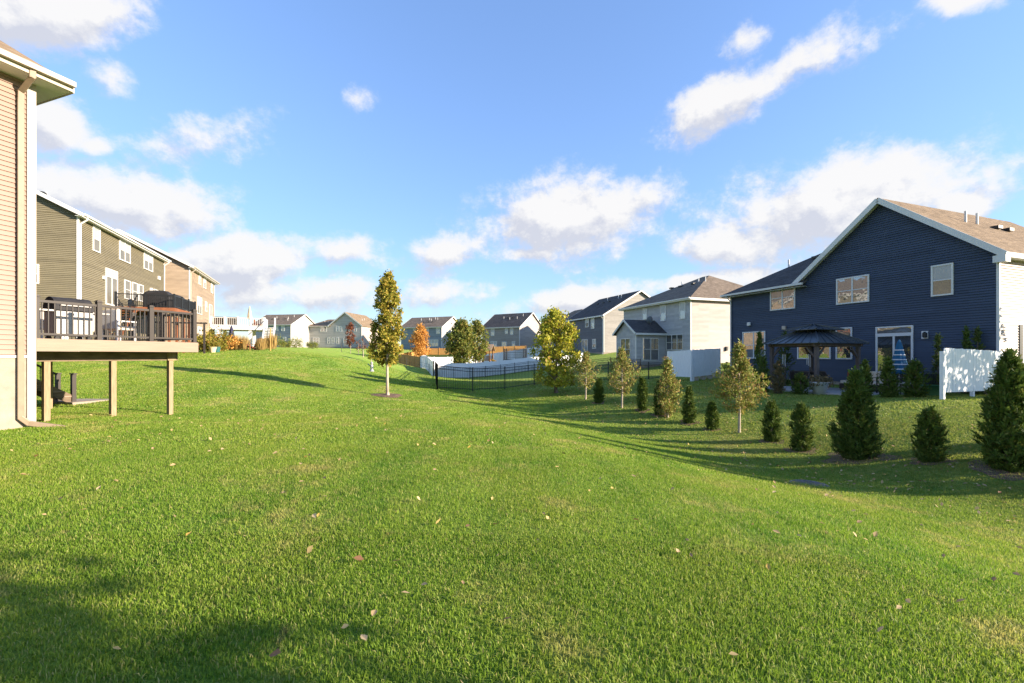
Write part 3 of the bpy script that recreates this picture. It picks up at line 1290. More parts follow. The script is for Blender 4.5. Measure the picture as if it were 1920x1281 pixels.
tag(po, 'small concrete landing pad at the foot of the deck stair', 'pad')


def on_deck(name, label, cat, x, y, rz=0, base=DZ, root=dk, org=(-11.3, 10.7), ang=math.atan2(.94, .342)):
    c, s = math.cos(ang), math.sin(ang)
    return empty(name, (org[0] + x * c - y * s, org[1] + x * s + y * c, base), ang + rz, label, cat)


def covered_grill(name, label, x, y, **kw):
    g = on_deck(name, label, 'grill', x, y, **kw)
    mb = MB()
    prof = [(.50, 0), (.50, .78), (.56, .84), (.50, 1.02), (.34, 1.14), (.10, 1.18)]
    o = len(mb.v)
    for r, z in prof:
        for sx, sy in ((-1, -1), (1, -1), (1, 1), (-1, 1)):
            mb.v.append((sx * (r + .25 * (1 if z < .9 else .6)), sy * min(r, .52) * .62, z))
    for i in range(len(prof) - 1):
        for k in range(4):
            mb.f.append((o + i * 4 + k, o + i * 4 + (k + 1) % 4, o + i * 4 + 4 + (k + 1) % 4, o + i * 4 + 4 + k))
    mb.f.append(tuple(o + (len(prof) - 1) * 4 + k for k in range(4)))
    mb.build('cover', 'grill_cover', g, bevel=.06)
    g.scale = (1.2, 1.2, 1.22)
    return g


# grill with lid and side shelves on the near deck
g = on_deck('gas_grill', 'stainless gas grill with dark rounded lid on the tan-rimmed deck', 'grill', 1.35, 1.35)
b = MB()
b.box(-.40, .40, -.28, .28, .12, .78)
b.build('cabinet', 'steel', g, bevel=.01)
b = MB()
o_ = len(b.v)
ns = 10
for xx in (-.42, .42):
    for k in range(ns + 1):
        th = math.pi * k / ns
        b.v.append((xx, -.30 * math.cos(th), .80 + .36 * math.sin(th)))
for k in range(ns):
    b.f.append((k, k + 1, ns + 1 + k + 1, ns + 1 + k))
b.f.append(tuple(range(ns + 1)))
b.f.append(tuple(range(2 * ns + 1, ns, -1)))
b.build('lid', 'grill_cover', g)
b = MB()
b.bar((-.33, -.33, .93), (.33, -.33, .93), .025, .025)
b.build('handle', 'steel', g)
for s in (-1, 1):
    b = MB()
    b.box(s * .62 - .20, s * .62 + .20, -.24, .24, .76, .80)
    b.build('side_shelf', 'steel', g)
    for yy in (-.2, .2):
        b = MB()
        b.tube([(s * .34, yy - .03, .06), (s * .34, yy + .03, .06)], [.06, .06], 10)
        b.build('wheel', 'black_metal', g)


def patio_chair(label, x, y, rz):
    g = on_deck('patio_chair', label, 'chair', x, y, rz)
    for sx in (-.27, .27):
        for sy in (-.27, .27):
            b = MB()
            b.bar((sx, sy, 0), (sx, sy, .62 if sy < 0 else .92), .045, .045)
            b.build('leg', 'white', g)
        b = MB()
        b.bar((sx, -.30, .63), (sx, .28, .63), .06, .035)
        b.build('armrest', 'white', g)
    for i in range(6):
        b = MB()
        b.box(-.25 + i * .085, -.18 + i * .085, .25, .29, .40, .95)
        b.build('back_slat', 'white', g)
    b = MB()
    b.box(-.25, .25, -.27, .25, .36, .48)
    b.build('seat_cushion', 'cushion', g, bevel=.03)
    b = MB()
    b.box(-.24, .24, .12, .245, .49, 1.0)
    b.build('back_cushion', 'cushion', g, bevel=.04)


patio_chair('white slatted patio chair with cream cushion, beside the grill on the deck', 1.9, 3.3, R(75))
patio_chair('white slatted patio chair with cream cushion, nearest the deck railing corner', 2.75, 1.75, R(100))
patio_chair('white slatted patio chair with cream cushion on the stair side of the deck', 2.9, 3.9, R(200))

# dry twiggy plant against the foundation
tw = empty('dry_ornamental_plant', (-11.62, 9.25, zf(-11.62, 9.25)), 0, 'dry reddish twiggy plant beside the concrete foundation', 'plant')
mb = MB()
for i in range(46):
    a = random.uniform(0, 2 * math.pi)
    ln = random.uniform(.4, .95)
    lean = random.uniform(.2, .75)
    pts = [(0.05 * math.cos(a), .05 * math.sin(a), 0), (ln * lean * .5 * math.cos(a), ln * lean * .5 * math.sin(a), ln * .6), (ln * lean * 1.1 * math.cos(a + .2), ln * lean * 1.1 * math.sin(a + .2), ln * (.95 - .3 * lean))]
    mb.tube(pts, [.004, .003, .0012], 3, False)
mb.build('stems', 'lf_dry', tw)

# ---- green house
GO = (-27.0, 28.3)
h = House('green_house', 'olive green lap-sided house with white corner boards and a dark raised deck', GO, ANG_L, 14.3, 11.0, .2, 10.45, 'green_siding', 'green_siding', 'shingle')
h.foundation(2.0)
h.wall(h.Tf, h.L, 2.0, 10.45, 'green_siding')
h.wall(h.Tl, h.W, 2.0, 10.45, 'green_siding', peak=(5.5, 13.3))
h.wall(h.Tr, h.W, 2.0, 10.45, 'green_siding', peak=(5.5, 13.3))
h.wall(h.Tb, h.L, 2.0, 10.45, 'green_siding')
h.corners(2.0, 10.4, ('fl', 'fr'))
h.gable_x(2.85, .35)
h.gutter(-.3, h.L + .35, -.37, 10.38)
h.downspout([(.12, -.42, 10.3), (.12, -.40, 10.15), (.12, -.09, 9.9), (.12, -.07, 9.7), (.12, -.07, 1.9)])
h.downspout([(h.L - .1, -.42, 10.3), (h.L - .1, -.40, 10.15), (h.L - .1, -.09, 9.9), (h.L - .1, -.07, 1.9)])
h.winpx(172.7, 186, 422.6, 469.7, panes=('pane_blind', 'pane_dull'))
h.winpx(222.5, 242.7, 447, 486.5, cols=2, panes=('pane_blind', 'pane_dull'))
h.winpx(268.5, 285, 469.7, 503.5, cols=2, panes=('pane_blind', 'pane_dull'))
h.winpx(232, 243, 524, 560, panes=('pane_dull', 'pane_dull'))
h.winpx(246.5, 256, 528.5, 562, panes=('pane_dull', 'pane_dull'))
h.winpx(258.5, 267, 532.5, 564, panes=('pane_dull', 'pane_dull'))
h.winpx(287, 303, 541.5, 575, cols=2, panes=('pane_blind', 'pane_dull'))
h.winpx(59, 74, 495, 532, wall='l', panes=('pane_blind', 'pane_dull'))
xa, _ = h.px2wall(196.7, 520)
xb, zt = h.px2wall(218.7, 523)
h.window(h.Tf, xa, xb, 5.2, 7.25, cols=2, rows=1, panes=('pane_dull', 'pane_dull'), kind='patio_door', fw=.09)
h.window(h.Tf, xa, xb, 7.26, 7.75, cols=1, rows=1, panes=('pane_blind', 'pane_blind'), kind='transom_window')
for xx, zz in ((xa - .35, 7.0), (xb + 6.0, 7.3)):
    b = MB()
    b.box(xx - .10, xx + .10, -.20, -.02, zz - .12, zz + .12)
    b.build('wall_light', 'white', h.root, bevel=.02)
b = MB()
xv, zv = h.px2wall(315, 532)
b.box(xv - 2.6, xv - 2.2, -.12, -.02, zv, zv + .3)
b.build('wall_vent', 'white', h.root)
for i, (x, y) in enumerate(((3, 3.2), (8, 3.0))):
    h.box_vent(x, y, 10.45 + y * .518 + .2, 0)
h.vent_pipe(5, 3.9, 12.6)
GREEN = h

gx0, _ = h.px2wall(212, 560)
gd = empty('dark_raised_deck', (GO[0] + h.ux.x * gx0, GO[1] + h.ux.y * gx0, 0), ANG_L, 'high dark-railed deck on wooden posts behind the green house', 'deck')
GW, GD, GZ = 5.2, 3.7, 5.2                 # local -Y is outwards
b = MB()
b.box(0, GW, -GD, -.06, GZ - .03, GZ)
b.build('deck_floor', 'red_wood', gd)
for (x0, x1, y0, y1) in ((0, GW, -GD - .04, -GD), (-.04, 0, -GD, -.06), (GW, GW + .04, -GD, -.06)):
    b = MB()
    b.box(x0, x1, y0, y1, GZ - .30, GZ)
    b.build('rim_board', 'red_wood', gd)
b = MB()
b.box(.1, GW - .1, -GD + .4, -GD + .5, GZ - .58, GZ - .301)
b.build('beam', 'beam_wood', gd)
for x in (.25, 1.9, 3.5, 4.9):
    b = MB()
    b.box(x, x + .15, -GD + .37, -GD + .52, .6, GZ - .581)
    b.build('post', 'red_wood', gd)
railing(gd, (.05, -.15), (.05, -GD + .05), GZ, 2, 'black_metal', hgt=.95, balw=.025)
railing(gd, (.05, -GD + .05), (GW - .05, -GD + .05), GZ, 3, 'black_metal', hgt=.95, first=False, balw=.025)
railing(gd, (GW - .05, -GD + .05), (GW - .05, -.15), GZ, 2, 'black_metal', hgt=.95, first=False, balw=.025)
st = MB()
for y in (-.5, -1.4):
    st.bar((-.05, y, GZ - .15), (-4.0, y, 1.9), .05, .3)
st.build('stair_stringer', 'red_wood', gd)
for i in range(17):
    b = MB()
    b.box(-.10 - (i + 1) * .23, -.10 - i * .23, -1.42, -.48, GZ - .2 - i * .19, GZ - .16 - i * .19)
    b.build('stair_tread', 'red_wood', gd)
b = MB()
b.bar((0, -1.42, GZ + .85), (-4.0, -1.42, 2.85), .05, .06)
for i in range(26):
    t = i / 26
    b.bar((-4 * t, -1.42, GZ - .05 - t * 3.2), (-4 * t, -1.42, GZ + .85 - t * 3.2), .02, .02)
b.build('stair_railing', 'black_metal', gd)
covered_grill('covered_grill', 'large grill under a black cover on the green house deck', 1.6, -2.2, base=GZ, org=(gd.location.x, gd.location.y), ang=ANG_L, rz=R(80))
covered_grill('covered_grill', 'smaller black-covered grill by the far end of the green house deck', 4.2, -2.6, base=GZ, org=(gd.location.x, gd.location.y), ang=ANG_L, rz=R(0))

# ---- sand coloured house beyond
SO = (-31.9, 45.0)
h = House('sand_house', 'sand-coloured lap-sided house with a white raised deck', SO, math.atan2(.925, -.38), 10.8, 11.0, .8, 10.5, 'sand_siding', 'sand_siding', 'shingle')
h.foundation(2.4)
h.wall(h.Tf, h.L, 2.4, 10.5, 'sand_siding')
h.wall(h.Tl, h.W, 2.4, 10.5, 'sand_siding', peak=(5.5, 13.3))
h.wall(h.Tr, h.W, 2.4, 10.5, 'sand_siding', peak=(5.5, 13.3))
h.corners(2.4, 10.45, ('fl', 'fr'))
h.gable_x(2.8, .4)
h.gutter(-.3, h.L + .4, -.42, 10.4, 'cream_trim')
h.downspout([(.12, -.46, 10.3), (.12, -.44, 10.15), (.12, -.09, 9.85), (.12, -.07, 2.0)], 'cream_trim')
for a_, b_, t_, bo in ((372, 375.5, 509, 533), (381, 385, 517, 540), (395, 398, 529, 549)):
    h.winpx(a_, b_, t_, bo, panes=('pane_blind', 'pane_dull'))
h.winpx(369, 377.4, 555, 588, cols=2, panes=('pane_blind', 'pane_dull'))
h.winpx(384, 387, 565, 584, panes=('pane_blind', 'pane_dull'))
h.winpx(391.5, 396.5, 570, 606, cols=2, rows=1, kind='patio_door', panes=('pane_dull', 'pane_dull'))
h.winpx(370, 377, 612, 640, cols=1, panes=('pane_blind', 'pane_dull'))
SAND = h
wx0, _ = h.px2wall(393, 600)
wd = empty('white_raised_deck', (SO[0] + h.ux.x * wx0, SO[1] + h.ux.y * wx0, 0), math.atan2(.925, -.38), 'white raised deck with white railing, lattice stair and dark screens', 'deck')
WW, WD, WZ = 4.0, 5.6, 5.15
b = MB()
b.box(0, WW, -WD, -.06, WZ - .05, WZ)
b.build('deck_floor', 'white', wd)
for (x0, x1, y0, y1) in ((-.04, 0, -WD - .04, -.06), (0, WW, -WD - .04, -WD), (WW, WW + .04, -WD, -.06)):
    b = MB()
    b.box(x0, x1, y0, y1, WZ - .42, WZ + .02)
    b.build('rim_board', 'white', wd)
railing(wd, (.08, -.15), (.08, -WD + .1), WZ, 4, 'white', hgt=1.0, post=.16, balw=.03, bal=.2)
railing(wd, (.08, -WD + .1), (WW - .1, -WD + .1), WZ, 3, 'white', hgt=1.0, post=.16, balw=.03, bal=.2, first=False)
for y0, y1 in ((-2.9, -1.7), (-1.55, -.4)):
    b = MB()
    b.box(.25, .29, y0, y1, WZ + .15, WZ + 1.08)
    b.build('privacy_screen', 'wicker', wd)
for x, y in ((.3, -4.1), (.3, -.9), (3.6, -4.1), (3.6, -.9)):
    b = MB()
    b.box(x - .16, x + .16, y - .16, y + .16, 1.5, WZ - .43)
    b.build('post', 'white', wd)
b = MB()
for x in (-.1, -1.0):
    pass
for y in (-WD - .05, -WD - 1.15):
    b.bar((.2, y, WZ - .1), (-2.9, y, 2.2), .06, .34)
b.build('stair_stringer', 'white', wd)
for i in range(15):
    b = MB()
    b.box(.1 - (i + 1) * .2, .1 - i * .2, -WD - 1.13, -WD - .07, WZ - .18 - i * .195, WZ - .11 - i * .195)
    b.build('stair_tread', 'white', wd)
    b = MB()
    b.box(.1 - i * .2 - .012, .1 - i * .2 + .012, -WD - 1.12, -WD - .08, WZ - .36 - i * .195, WZ - .22 - i * .195)
    b.build('stair_riser', 'white', wd)
for y in (-WD - .05, -WD - 1.15):
    for x, zz in ((.2, WZ), (-2.9, 2.15)):
        b = MB()
        b.box(x - .08, x + .08, y - .08, y + .08, zz - .3 if x > 0 else 1.6, zz + 1.12)
        b.build('newel_post', 'white', wd)
    b = MB()
    b.bar((.2, y, WZ + .95), (-2.9, y, 3.1), .06, .08)
    b.build('stair_rail', 'white', wd)


def furled_umbrella(name, label, loc, hgt, mat, stripe=None, r=.16):
    g = empty(name, loc, 0, label, 'umbrella')
    b = MB()
    b.tube([(0, 0, 0), (0, 0, hgt)], [.025, .02], 8)
    b.build('pole', 'white', g)
    b = MB()
    b.lathe([(.24, 0), (.24, .05), (.05, .08), (.04, .2)], 16)
    b.build('base', 'stone_grey', g)
    z0, z1 = hgt * .38, hgt + .02
    pr = []
    for i in range(9):
        t = i / 8
        pr.append((r * (1 - t) ** .75 + .025, z0 + (z1 - z0) * t))
    b = MB()
    b.lathe(pr, 20, wob=lambda th, i: .22 * math.cos(6 * th + i * .15))
    b.build('canopy', mat, g, smooth=True)
    if stripe:
        for t in (.12, .26, .40, .54, .68):
            b = MB()
            rr = r * (1 - t) ** .75 + .030
            rr2 = r * (1 - t - .03) ** .75 + .030
            zz = z0 + (z1 - z0) * t
            b.lathe([(rr, zz), (rr2, zz + (z1 - z0) * .03)], 20, wob=lambda th, i: .22 * math.cos(6 * th + t * 8 * .15))
            b.build('stripe', stripe, g, smooth=True)
    return g


def rel(root, x, y, z):
    c, s = math.cos(root.rotation_euler[2]), math.sin(root.rotation_euler[2])
    return (root.location.x + x * c - y * s, root.location.y + x * s + y * c, z)


furled_umbrella('patio_umbrella', 'furled beige umbrella standing on the white raised deck', rel(wd, 1.2, -3.9, WZ), 2.5, 'beige_cloth', r=.24)
p = ground_at(434, 656, 30, 70)
furled_umbrella('patio_umbrella', 'furled navy umbrella in the garden below the white deck', (p.x, p.y, p.z), 2.5, 'navy_cloth', r=.3)
sg = empty('deck_sofa', rel(wd, 2.3, -4.6, WZ), math.atan2(.925, -.38), 'wooden slatted seat on the white raised deck', 'seat')
b = MB()
b.box(-.7, .7, -.35, .35, .32, .42)
b.build('seat', 'red_wood', sg)
for i in range(8):
    b = MB()
    b.box(-.68 + i * .17, -.60 + i * .17, .30, .36, .42, .98)
    b.build('back_slat', 'red_wood', sg)
for x in (-.65, .65):
    for y in (-.3, .3):
        b = MB()
        b.box(x - .04, x + .04, y - .04, y + .04, 0, .32)
        b.build('leg', 'red_wood', sg)
# ---- blue house
BO = (15.7, 32.6)
h = House('navy_house', 'navy blue lap-sided house with white gable trim and cream side wall', BO, ANG_R, 14.2, 11.5, -.6, 6.05, 'navy_siding', 'cream_siding', 'shingle_tan')
h.foundation(.2)
GX0, GXM, GX1 = 5.3, 9.75, 14.2
h.wall(h.Tf, h.L, .2, 6.05, 'navy_siding', peak=(GXM, 9.55, GX0, GX1))
h.wall(h.Tr, h.W, .2, 6.05, 'cream_siding')
h.wall(h.Tl, h.W, .2, 6.05, 'cream_siding')
h.wall(h.Tb, h.L, .2, 6.05, 'cream_siding')
h.corners(.2, 6.0, ('fl', 'fr'))
sl = 3.5 / 4.45
ov, t = .35, .2
zo = 6.05 - ov * sl + t
zp = 9.55 + t
yb = h.W + .3
h.roof_poly([[(GX1 + ov, -ov, zo), (GX1 + ov, yb, zo), (GXM, yb, zp), (GXM, -ov, zp)],
             [(GX0 - ov, yb, zo), (GX0 - ov, -ov, zo), (GXM, -ov, zp), (GXM, yb, zp)]])
h.fascia([((GX1 + ov, -ov - .02, zo - .12), (GXM, -ov - .02, zp - .12)), ((GXM, -ov - .02, zp - .12), (GX0 - ov, -ov - .02, zo - .12))], h=.26, name='rake_board')
h.fascia([((GX1 + ov + .02, -ov, zo - .12), (GX1 + ov + .02, yb, zo - .12))])
b = MB()
b.slab([(GX1 + ov, -ov, zo - .17), (GXM, -ov, zp - .17), (GXM, -.02, zp - .17), (GX1 + ov, -.02, zo - .17)], .02)
b.slab([(GX0 - ov, -ov, zo - .17), (GXM, -ov, zp - .17), (GXM, -.02, zp - .17), (GX0 - ov, -.02, zo - .17)], .02)
b.build('rake_soffit', 'white', h.root)
h.soffit(GX1 - .02, GX1 + ov, -.02, yb, zo - .20)
b = MB()
b.box(GX1 - .02, GX1 + ov + .04, -ov - .045, -.03, zo - .42, zo - .13)
b.build('eave_return', 'white', h.root)
# lower wing roof, hipped at the far end
zo2 = 6.05 - .45 * .55 + t
rz_ = 6.05 + 5.0 * .55 + t
hm = M['shingle_dark']
mb = MB()
mb.slab([(-.45, -.45, zo2), (GX0 + .3, -.45, zo2), (GX0 + 1.5, 5.0, rz_), (4.2, 5.0, rz_)], .16)
mb.slab([(-.45, h.W + .3, zo2), (-.45, -.45, zo2), (4.2, 5.0, rz_)], .16)
mb.slab([(GX0 + 1.5, h.W + .3, zo2), (-.45, h.W + .3, zo2), (4.2, 5.0, rz_), (GX0 + 1.5, 5.0, rz_)], .16)
mb.build('wing_roof', 'shingle_dark', h.root)  # same shingle as the main roof; its shade is put into the darker colour
h.gutter(-.45, GX0 + .5, -.46, zo2 - .08)
h.soffit(-.45, GX0 + .4, -.45, -.02, zo2 - .19)
h.downspout([(.05, -.52, zo2 - .1), (.05, -.50, zo2 - .2), (.05, -.09, zo2 - .5), (.05, -.08, .0)])
h.winpx(1445.3, 1492, 539.5, 583.3, cols=2, panes=('pane_mid', 'pane_mid'))
h.winpx(1569.4, 1631, 523.8, 572, cols=2, panes=('pane_mid', 'pane_mid'))
h.winpx(1747.2, 1789, 499, 556.7, panes=('pane_blind', 'pane_mid'))
h.winpx(1393.7, 1436, 623, 672.3, cols=2, panes=('pane_mid', 'pane_dark'))
h.winpx(1496.4, 1522.5, 619, 673.4, panes=('pane_mid', 'pane_dark'))
h.winpx(1531.4, 1559, 617, 673.4, panes=('pane_mid', 'pane_dark'))
h.winpx(1568.5, 1599, 615.2, 673.7, panes=('pane_mid', 'pane_dark'))
xa, zt = h.px2wall(1643.4, 613.5)
xb, _ = h.px2wall(1713.7, 613)
h.window(h.Tf, xa, xb, .25, zt - .42, cols=2, rows=1, panes=('pane_dark', 'pane_dark'), kind='patio_door', fw=.09)
h.window(h.Tf, xa, xb, zt - .419, zt, cols=1, rows=1, panes=('pane_mid', 'pane_mid'), kind='transom_window')
xl, zl = h.px2wall(1735, 628)
b = MB()
b.box(xl - .13, xl + .13, -.06, -.02, zl - .18, zl + .18)
wl_ = b.build('wall_light', 'white', h.root)
b = MB()
b.lathe([(.04, -.14), (.09, -.10), (.09, .08), (.03, .14)], 10, c=(xl + .05, -.15, zl))
b.build('lamp', 'black_metal', wl_)
for q in ((1406, 608), (1472, 615)):
    xl, zl = h.px2wall(*q)
    b = MB()
    b.box(xl - .12, xl + .12, -.16, -.02, zl - .12, zl + .12)
    b.build('wall_vent' if q[0] == 1406 else 'wall_lantern', 'white' if q[0] == 1406 else 'cream_trim', h.root, bevel=.03)
sr = sl
h.vent_pipe(GXM + 1.6, 3.8, zp - 1.6 * sl, .55)
h.vent_pipe(GXM + 1.6, 4.8, zp - 1.6 * sl, .55)
for x, y in ((GXM + 1.9, 5.8), (GXM + 2.0, 6.6)):
    h.box_vent(x, y, zp - (x - GXM) * sl, 0)
h.vent_pipe(2.2, 2.9, 7.75, .55)
for x in (3.8, 4.9):
    h.box_vent(x, 3.4, 6.05 + 3.4 * .55 + .2, 0)
# shutter strip on the lit side wall
b = MB()
b.box(h.L + .02, h.L + .06, 1.5, 1.75, .8, 3.0)
b.build('side_shutter', 'black_metal', h.root)
NAVY = h

# ---- grey house with a sunroom
GRO = (13.3, 53.9)
h = House('grey_house', 'light grey lap-sided house with hipped roof, sunroom and satellite dish', GRO, ANG_R, 11.0, 14.0, 0, 7.2, 'grey_siding', 'cream_siding', 'shingle')
h.foundation(.95)
h.wall(h.Tf, h.L, .95, 7.2, 'grey_siding')
h.wall(h.Tr, h.W, .95, 7.2, 'cream_siding')  # same siding as the front; the sun's warmth is put into this colour
h.wall(h.Tl, h.W, .95, 7.2, 'grey_siding')
h.corners(.95, 7.15, ('fl', 'fr'))
h.hip(3.2, 5.0, ov=.45)
h.gutter(-.45, h.L + .45, -.46, 7.13)
for a_, b_, t_, bo in ((1205, 1214, 579, 600), (1239, 1249.6, 573, 603), (1274.8, 1286, 567.5, 599)):
    h.winpx(a_, b_, t_, bo, panes=('pane_blind', 'pane_mid'))
h.winpx(1249.8, 1281.7, 628, 657, cols=3, panes=('pane_dark', 'pane_dark'))
for x in (4.0, 6.6, 7.6):
    h.vent_pipe(x, 5.0, 7.2 + 5 * .457 + .1, .5)
for x in (3.0, 4.5, 6.5):
    h.box_vent(x, 4.4, 7.2 + 4.4 * .457 + .18, 0)
xl, zl = h.px2wall(1361, 654, 'r')
b = MB()
b.box(h.L + .02, h.L + .2, xl - .1, xl + .1, zl - .2, zl + .2)
b.build('wall_light', 'black_metal', h.root)
# sunroom: local box in front of the facade
sx1, _ = h.px2wall(1248, 640)
sx0 = sx1 - 3.45
sd = 3.64
sr_ = MB()
siding_rows(sr_, lambda x, y, z: (sx0 + x, -sd - y, z), .75, 3.97, lambda z: 0, lambda z: 3.45)
siding_rows(sr_, lambda x, y, z: (sx0 + x, -sd - y, z), 3.97, 5.2, lambda z: 1.725 * (z - 3.97) / 1.23, lambda z: 3.45 - 1.725 * (z - 3.97) / 1.23)
siding_rows(sr_, lambda x, y, z: (sx1 + y, -sd + x, z), .75, 3.97, lambda z: 0, lambda z: sd)
siding_rows(sr_, lambda x, y, z: (sx0 - y, -sd + x, z), .75, 3.97, lambda z: 0, lambda z: sd)
sun_room = sr_.build('sunroom_wall', 'grey_siding', h.root)
b = MB()
b.box(sx0 + .02, sx1 - .02, -sd + .02, -.03, -.2, .75)
b.build('sunroom_foundation', 'concrete', h.root)
b = MB()
xm = (sx0 + sx1) / 2
for s in (-1, 1):
    b.slab([(xm + s * 2.05, -sd - .3, 3.93), (xm + s * 2.05, -.02, 3.93), (xm, -.02, 5.4), (xm, -sd - .3, 5.4)], .13)
b.build('sunroom_roof', 'shingle_dark', h.root)
h.fascia([((xm - 2.05, -sd - .32, 3.86), (xm, -sd - .32, 5.33)), ((xm, -sd - .32, 5.33), (xm + 2.05, -sd - .32, 3.86))], h=.2, name='rake_board')
h.fascia([((xm + 2.07, -sd - .3, 3.83), (xm + 2.07, -.02, 3.83))])
b = MB()
b.box(sx1 - .05, sx1 + .05, -sd - .05, -sd + .05, .75, 3.9)
b.build('corner_board', 'white', h.root)
h.window(lambda x, y, z: (sx0 + x, -sd - y, z), .85, 2.6, 1.15, 3.45, cols=2, panes=('pane_mid', 'pane_dark'))
h.window(lambda x, y, z: (sx1 + y, -sd + x, z), .75, 2.75, 1.15, 3.45, cols=2, panes=('pane_dark', 'pane_dark'))
# satellite dish on the sunroom roof
ds = MB()
ds.lathe([(.02, 0), (.18, .03), (.32, .09), (.40, .15), (.39, .16), (.30, .11), (.02, .03)], 18)
d_o = ds.build('satellite_dish', 'dish')
d_o.location = rel(h.root, sx1 - .9, -1.2, 5.35)
d_o.rotation_euler = (R(-75), 0, R(20))
tag(d_o, 'grey satellite dish mounted on the sunroom roof', 'dish')
mm = MB()
mm.tube([(0, 0, 0), (0, .25, -.15), (0, .62, -.02)], [.025, .025, .025], 6)
mm.build('mast', 'dish', d_o)
GREY = h

# ---- dark slate house
h = House('slate_house', 'dark slate-fronted house with a stone-coloured gable side', (10.6, 85.7), ANG_R, 12.5, 14.0, .8, 8.3, 'slate_siding', 'stone_siding', 'shingle_dark')
h.foundation(2.2)
h.wall(h.Tf, h.L, 2.2, 8.3, 'slate_siding', course=.16)
h.wall(h.Tr, h.W, 2.2, 8.3, 'stone_siding', peak=(7, 12.4), course=.16)
h.wall(h.Tl, h.W, 2.2, 8.3, 'slate_siding', peak=(7, 12.4), course=.3)
h.corners(2.2, 8.2, ('fr',))
h.gable_x(4.1, .4)
h.downspout([(h.L - .1, -.5, 8.1), (h.L - .1, -.12, 7.7), (h.L - .1, -.1, 1.9)], w=.14)
for a_, b_, t_, bo, c in ((1098, 1104.4, 597, 614, 1), (1108.5, 1115, 595, 617, 1), (1111, 1118, 636, 654, 1)):
    h.winpx(a_, b_, t_, bo, cols=c, fw=.1)
h.winpx(1091.5, 1102.5, 637, 662, cols=2, rows=1, panes=('pane_mid', 'pane_mid'), kind='patio_door', fw=.1)
for x in (5, 8.5, 9.4):
    h.vent_pipe(x, 5.4, 11.5, .7)
for x in (3, 5, 7):
    h.box_vent(x, 4.6, 8.3 + 4.6 * .586 + .2, 0)
# ---- brown hip roof house seen between
h = House('brown_roof_house', 'taupe house with a brown hipped roof half hidden by the yellow tree', (7.0, 111), ANG_R, 16, 12, 1.5, 8.3, 'stone_siding', 'stone_siding', 'shingle')
h.foundation(2.6)
h.wall(h.Tf, h.L, 2.6, 8.3, 'stone_siding', course=.25)
h.wall(h.Tr, h.W, 2.6, 8.3, 'stone_siding', course=.25)
h.wall(h.Tl, h.W, 2.6, 8.3, 'stone_siding', course=.25)
h.hip(3.8, 6, ov=.5)
for x in (3, 8, 12.5):
    h.window(h.Tf, x, x + 1.1, 6.2, 7.8)
    h.window(h.Tf, x, x + 1.5, 3.3, 5.0)


def far_house(name, label, corner, far, W, zb, ze, front, side, roofm, rise, wins, doors=(), gable_side=True, pipes=()):
    c, f = Vector(corner), Vector(far)
    d = c - f
    ang = math.atan2(d.y, d.x)
    H = House(name, label, (f.x, f.y), ang, d.length, W, zb - 1.2, ze, front, side, roofm)
    H.foundation(zb + .25)
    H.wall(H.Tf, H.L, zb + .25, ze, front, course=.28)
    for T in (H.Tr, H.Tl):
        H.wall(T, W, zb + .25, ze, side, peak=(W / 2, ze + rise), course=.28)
    H.corners(zb + .25, ze - .05, ('fl', 'fr'))
    for wn in wins:
        H.winpx(*wn[:4], cols=wn[4] if len(wn) > 4 else 1, fw=.11, panes=('pane_mid', 'pane_dark') if (len(wn) > 5) else ('pane_blind', 'pane_mid'))
    for wn in doors:
        H.winpx(*wn[:4], cols=2, rows=1, fw=.13, kind='patio_door', panes=('pane_dark', 'pane_dark'))
    H.gutter(-.35, H.L + .35, -.38, ze - .1)
    for x, y in pipes:
        H.vent_pipe(x, y, ze + y * rise / (W / 2) + .2, .6)
    return H


H = far_house('stone_house', 'stone-grey house with a dark roof behind the playset', (1.76, 107), (-7.25, 112.4), 12, 3.0, 8.5, 'stone_siding', 'cream_siding', 'shingle_dark', 3.6,
              [(920.6, 927.3, 616, 630), (947, 952.5, 615.6, 626), (956.7, 962.6, 615, 628), (920, 932, 640, 653, 2), (960, 966, 640, 650)], [(941, 950, 641, 655)], pipes=((4, 3.5), (6, 3), (8, 3.2), (9, 4.4)))
H.gable_x(3.6, .4)
for x in (5, 6.4):
    H.box_vent(x, 3.8, 8.5 + 3.8 * .6 + .2, 0)
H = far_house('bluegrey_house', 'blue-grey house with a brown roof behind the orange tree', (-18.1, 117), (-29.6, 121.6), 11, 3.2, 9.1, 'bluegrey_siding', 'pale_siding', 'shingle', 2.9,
              [(797, 804, 615, 626), (818, 825, 614.6, 626), (775, 781, 616, 627), (803, 822, 637, 650, 3)], pipes=((4, 3.5), (6.5, 3.6), (7.3, 3.2), (8.2, 3.9), (9, 3.7)))
H.gable_x(2.9, .4)
for x in (5.5, 7, 8.2):
    H.box_vent(x, 2.4, 9.1 + 2.4 * .53 + .2, 0)
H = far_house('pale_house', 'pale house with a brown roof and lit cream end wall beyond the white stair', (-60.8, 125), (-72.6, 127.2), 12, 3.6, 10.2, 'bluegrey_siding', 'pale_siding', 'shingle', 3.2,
              [(517, 522, 611, 620), (527.7, 533.7, 610.8, 621), (530.6, 536.5, 632, 639)], pipes=((5, 3.5), (9, 3), (10, 4.2), (9.6, 2)))
H.gable_x(3.2, .4)
for x in (4, 6, 8):
    H.box_vent(x, 3, 10.2 + 3 * .53 + .2, 0)
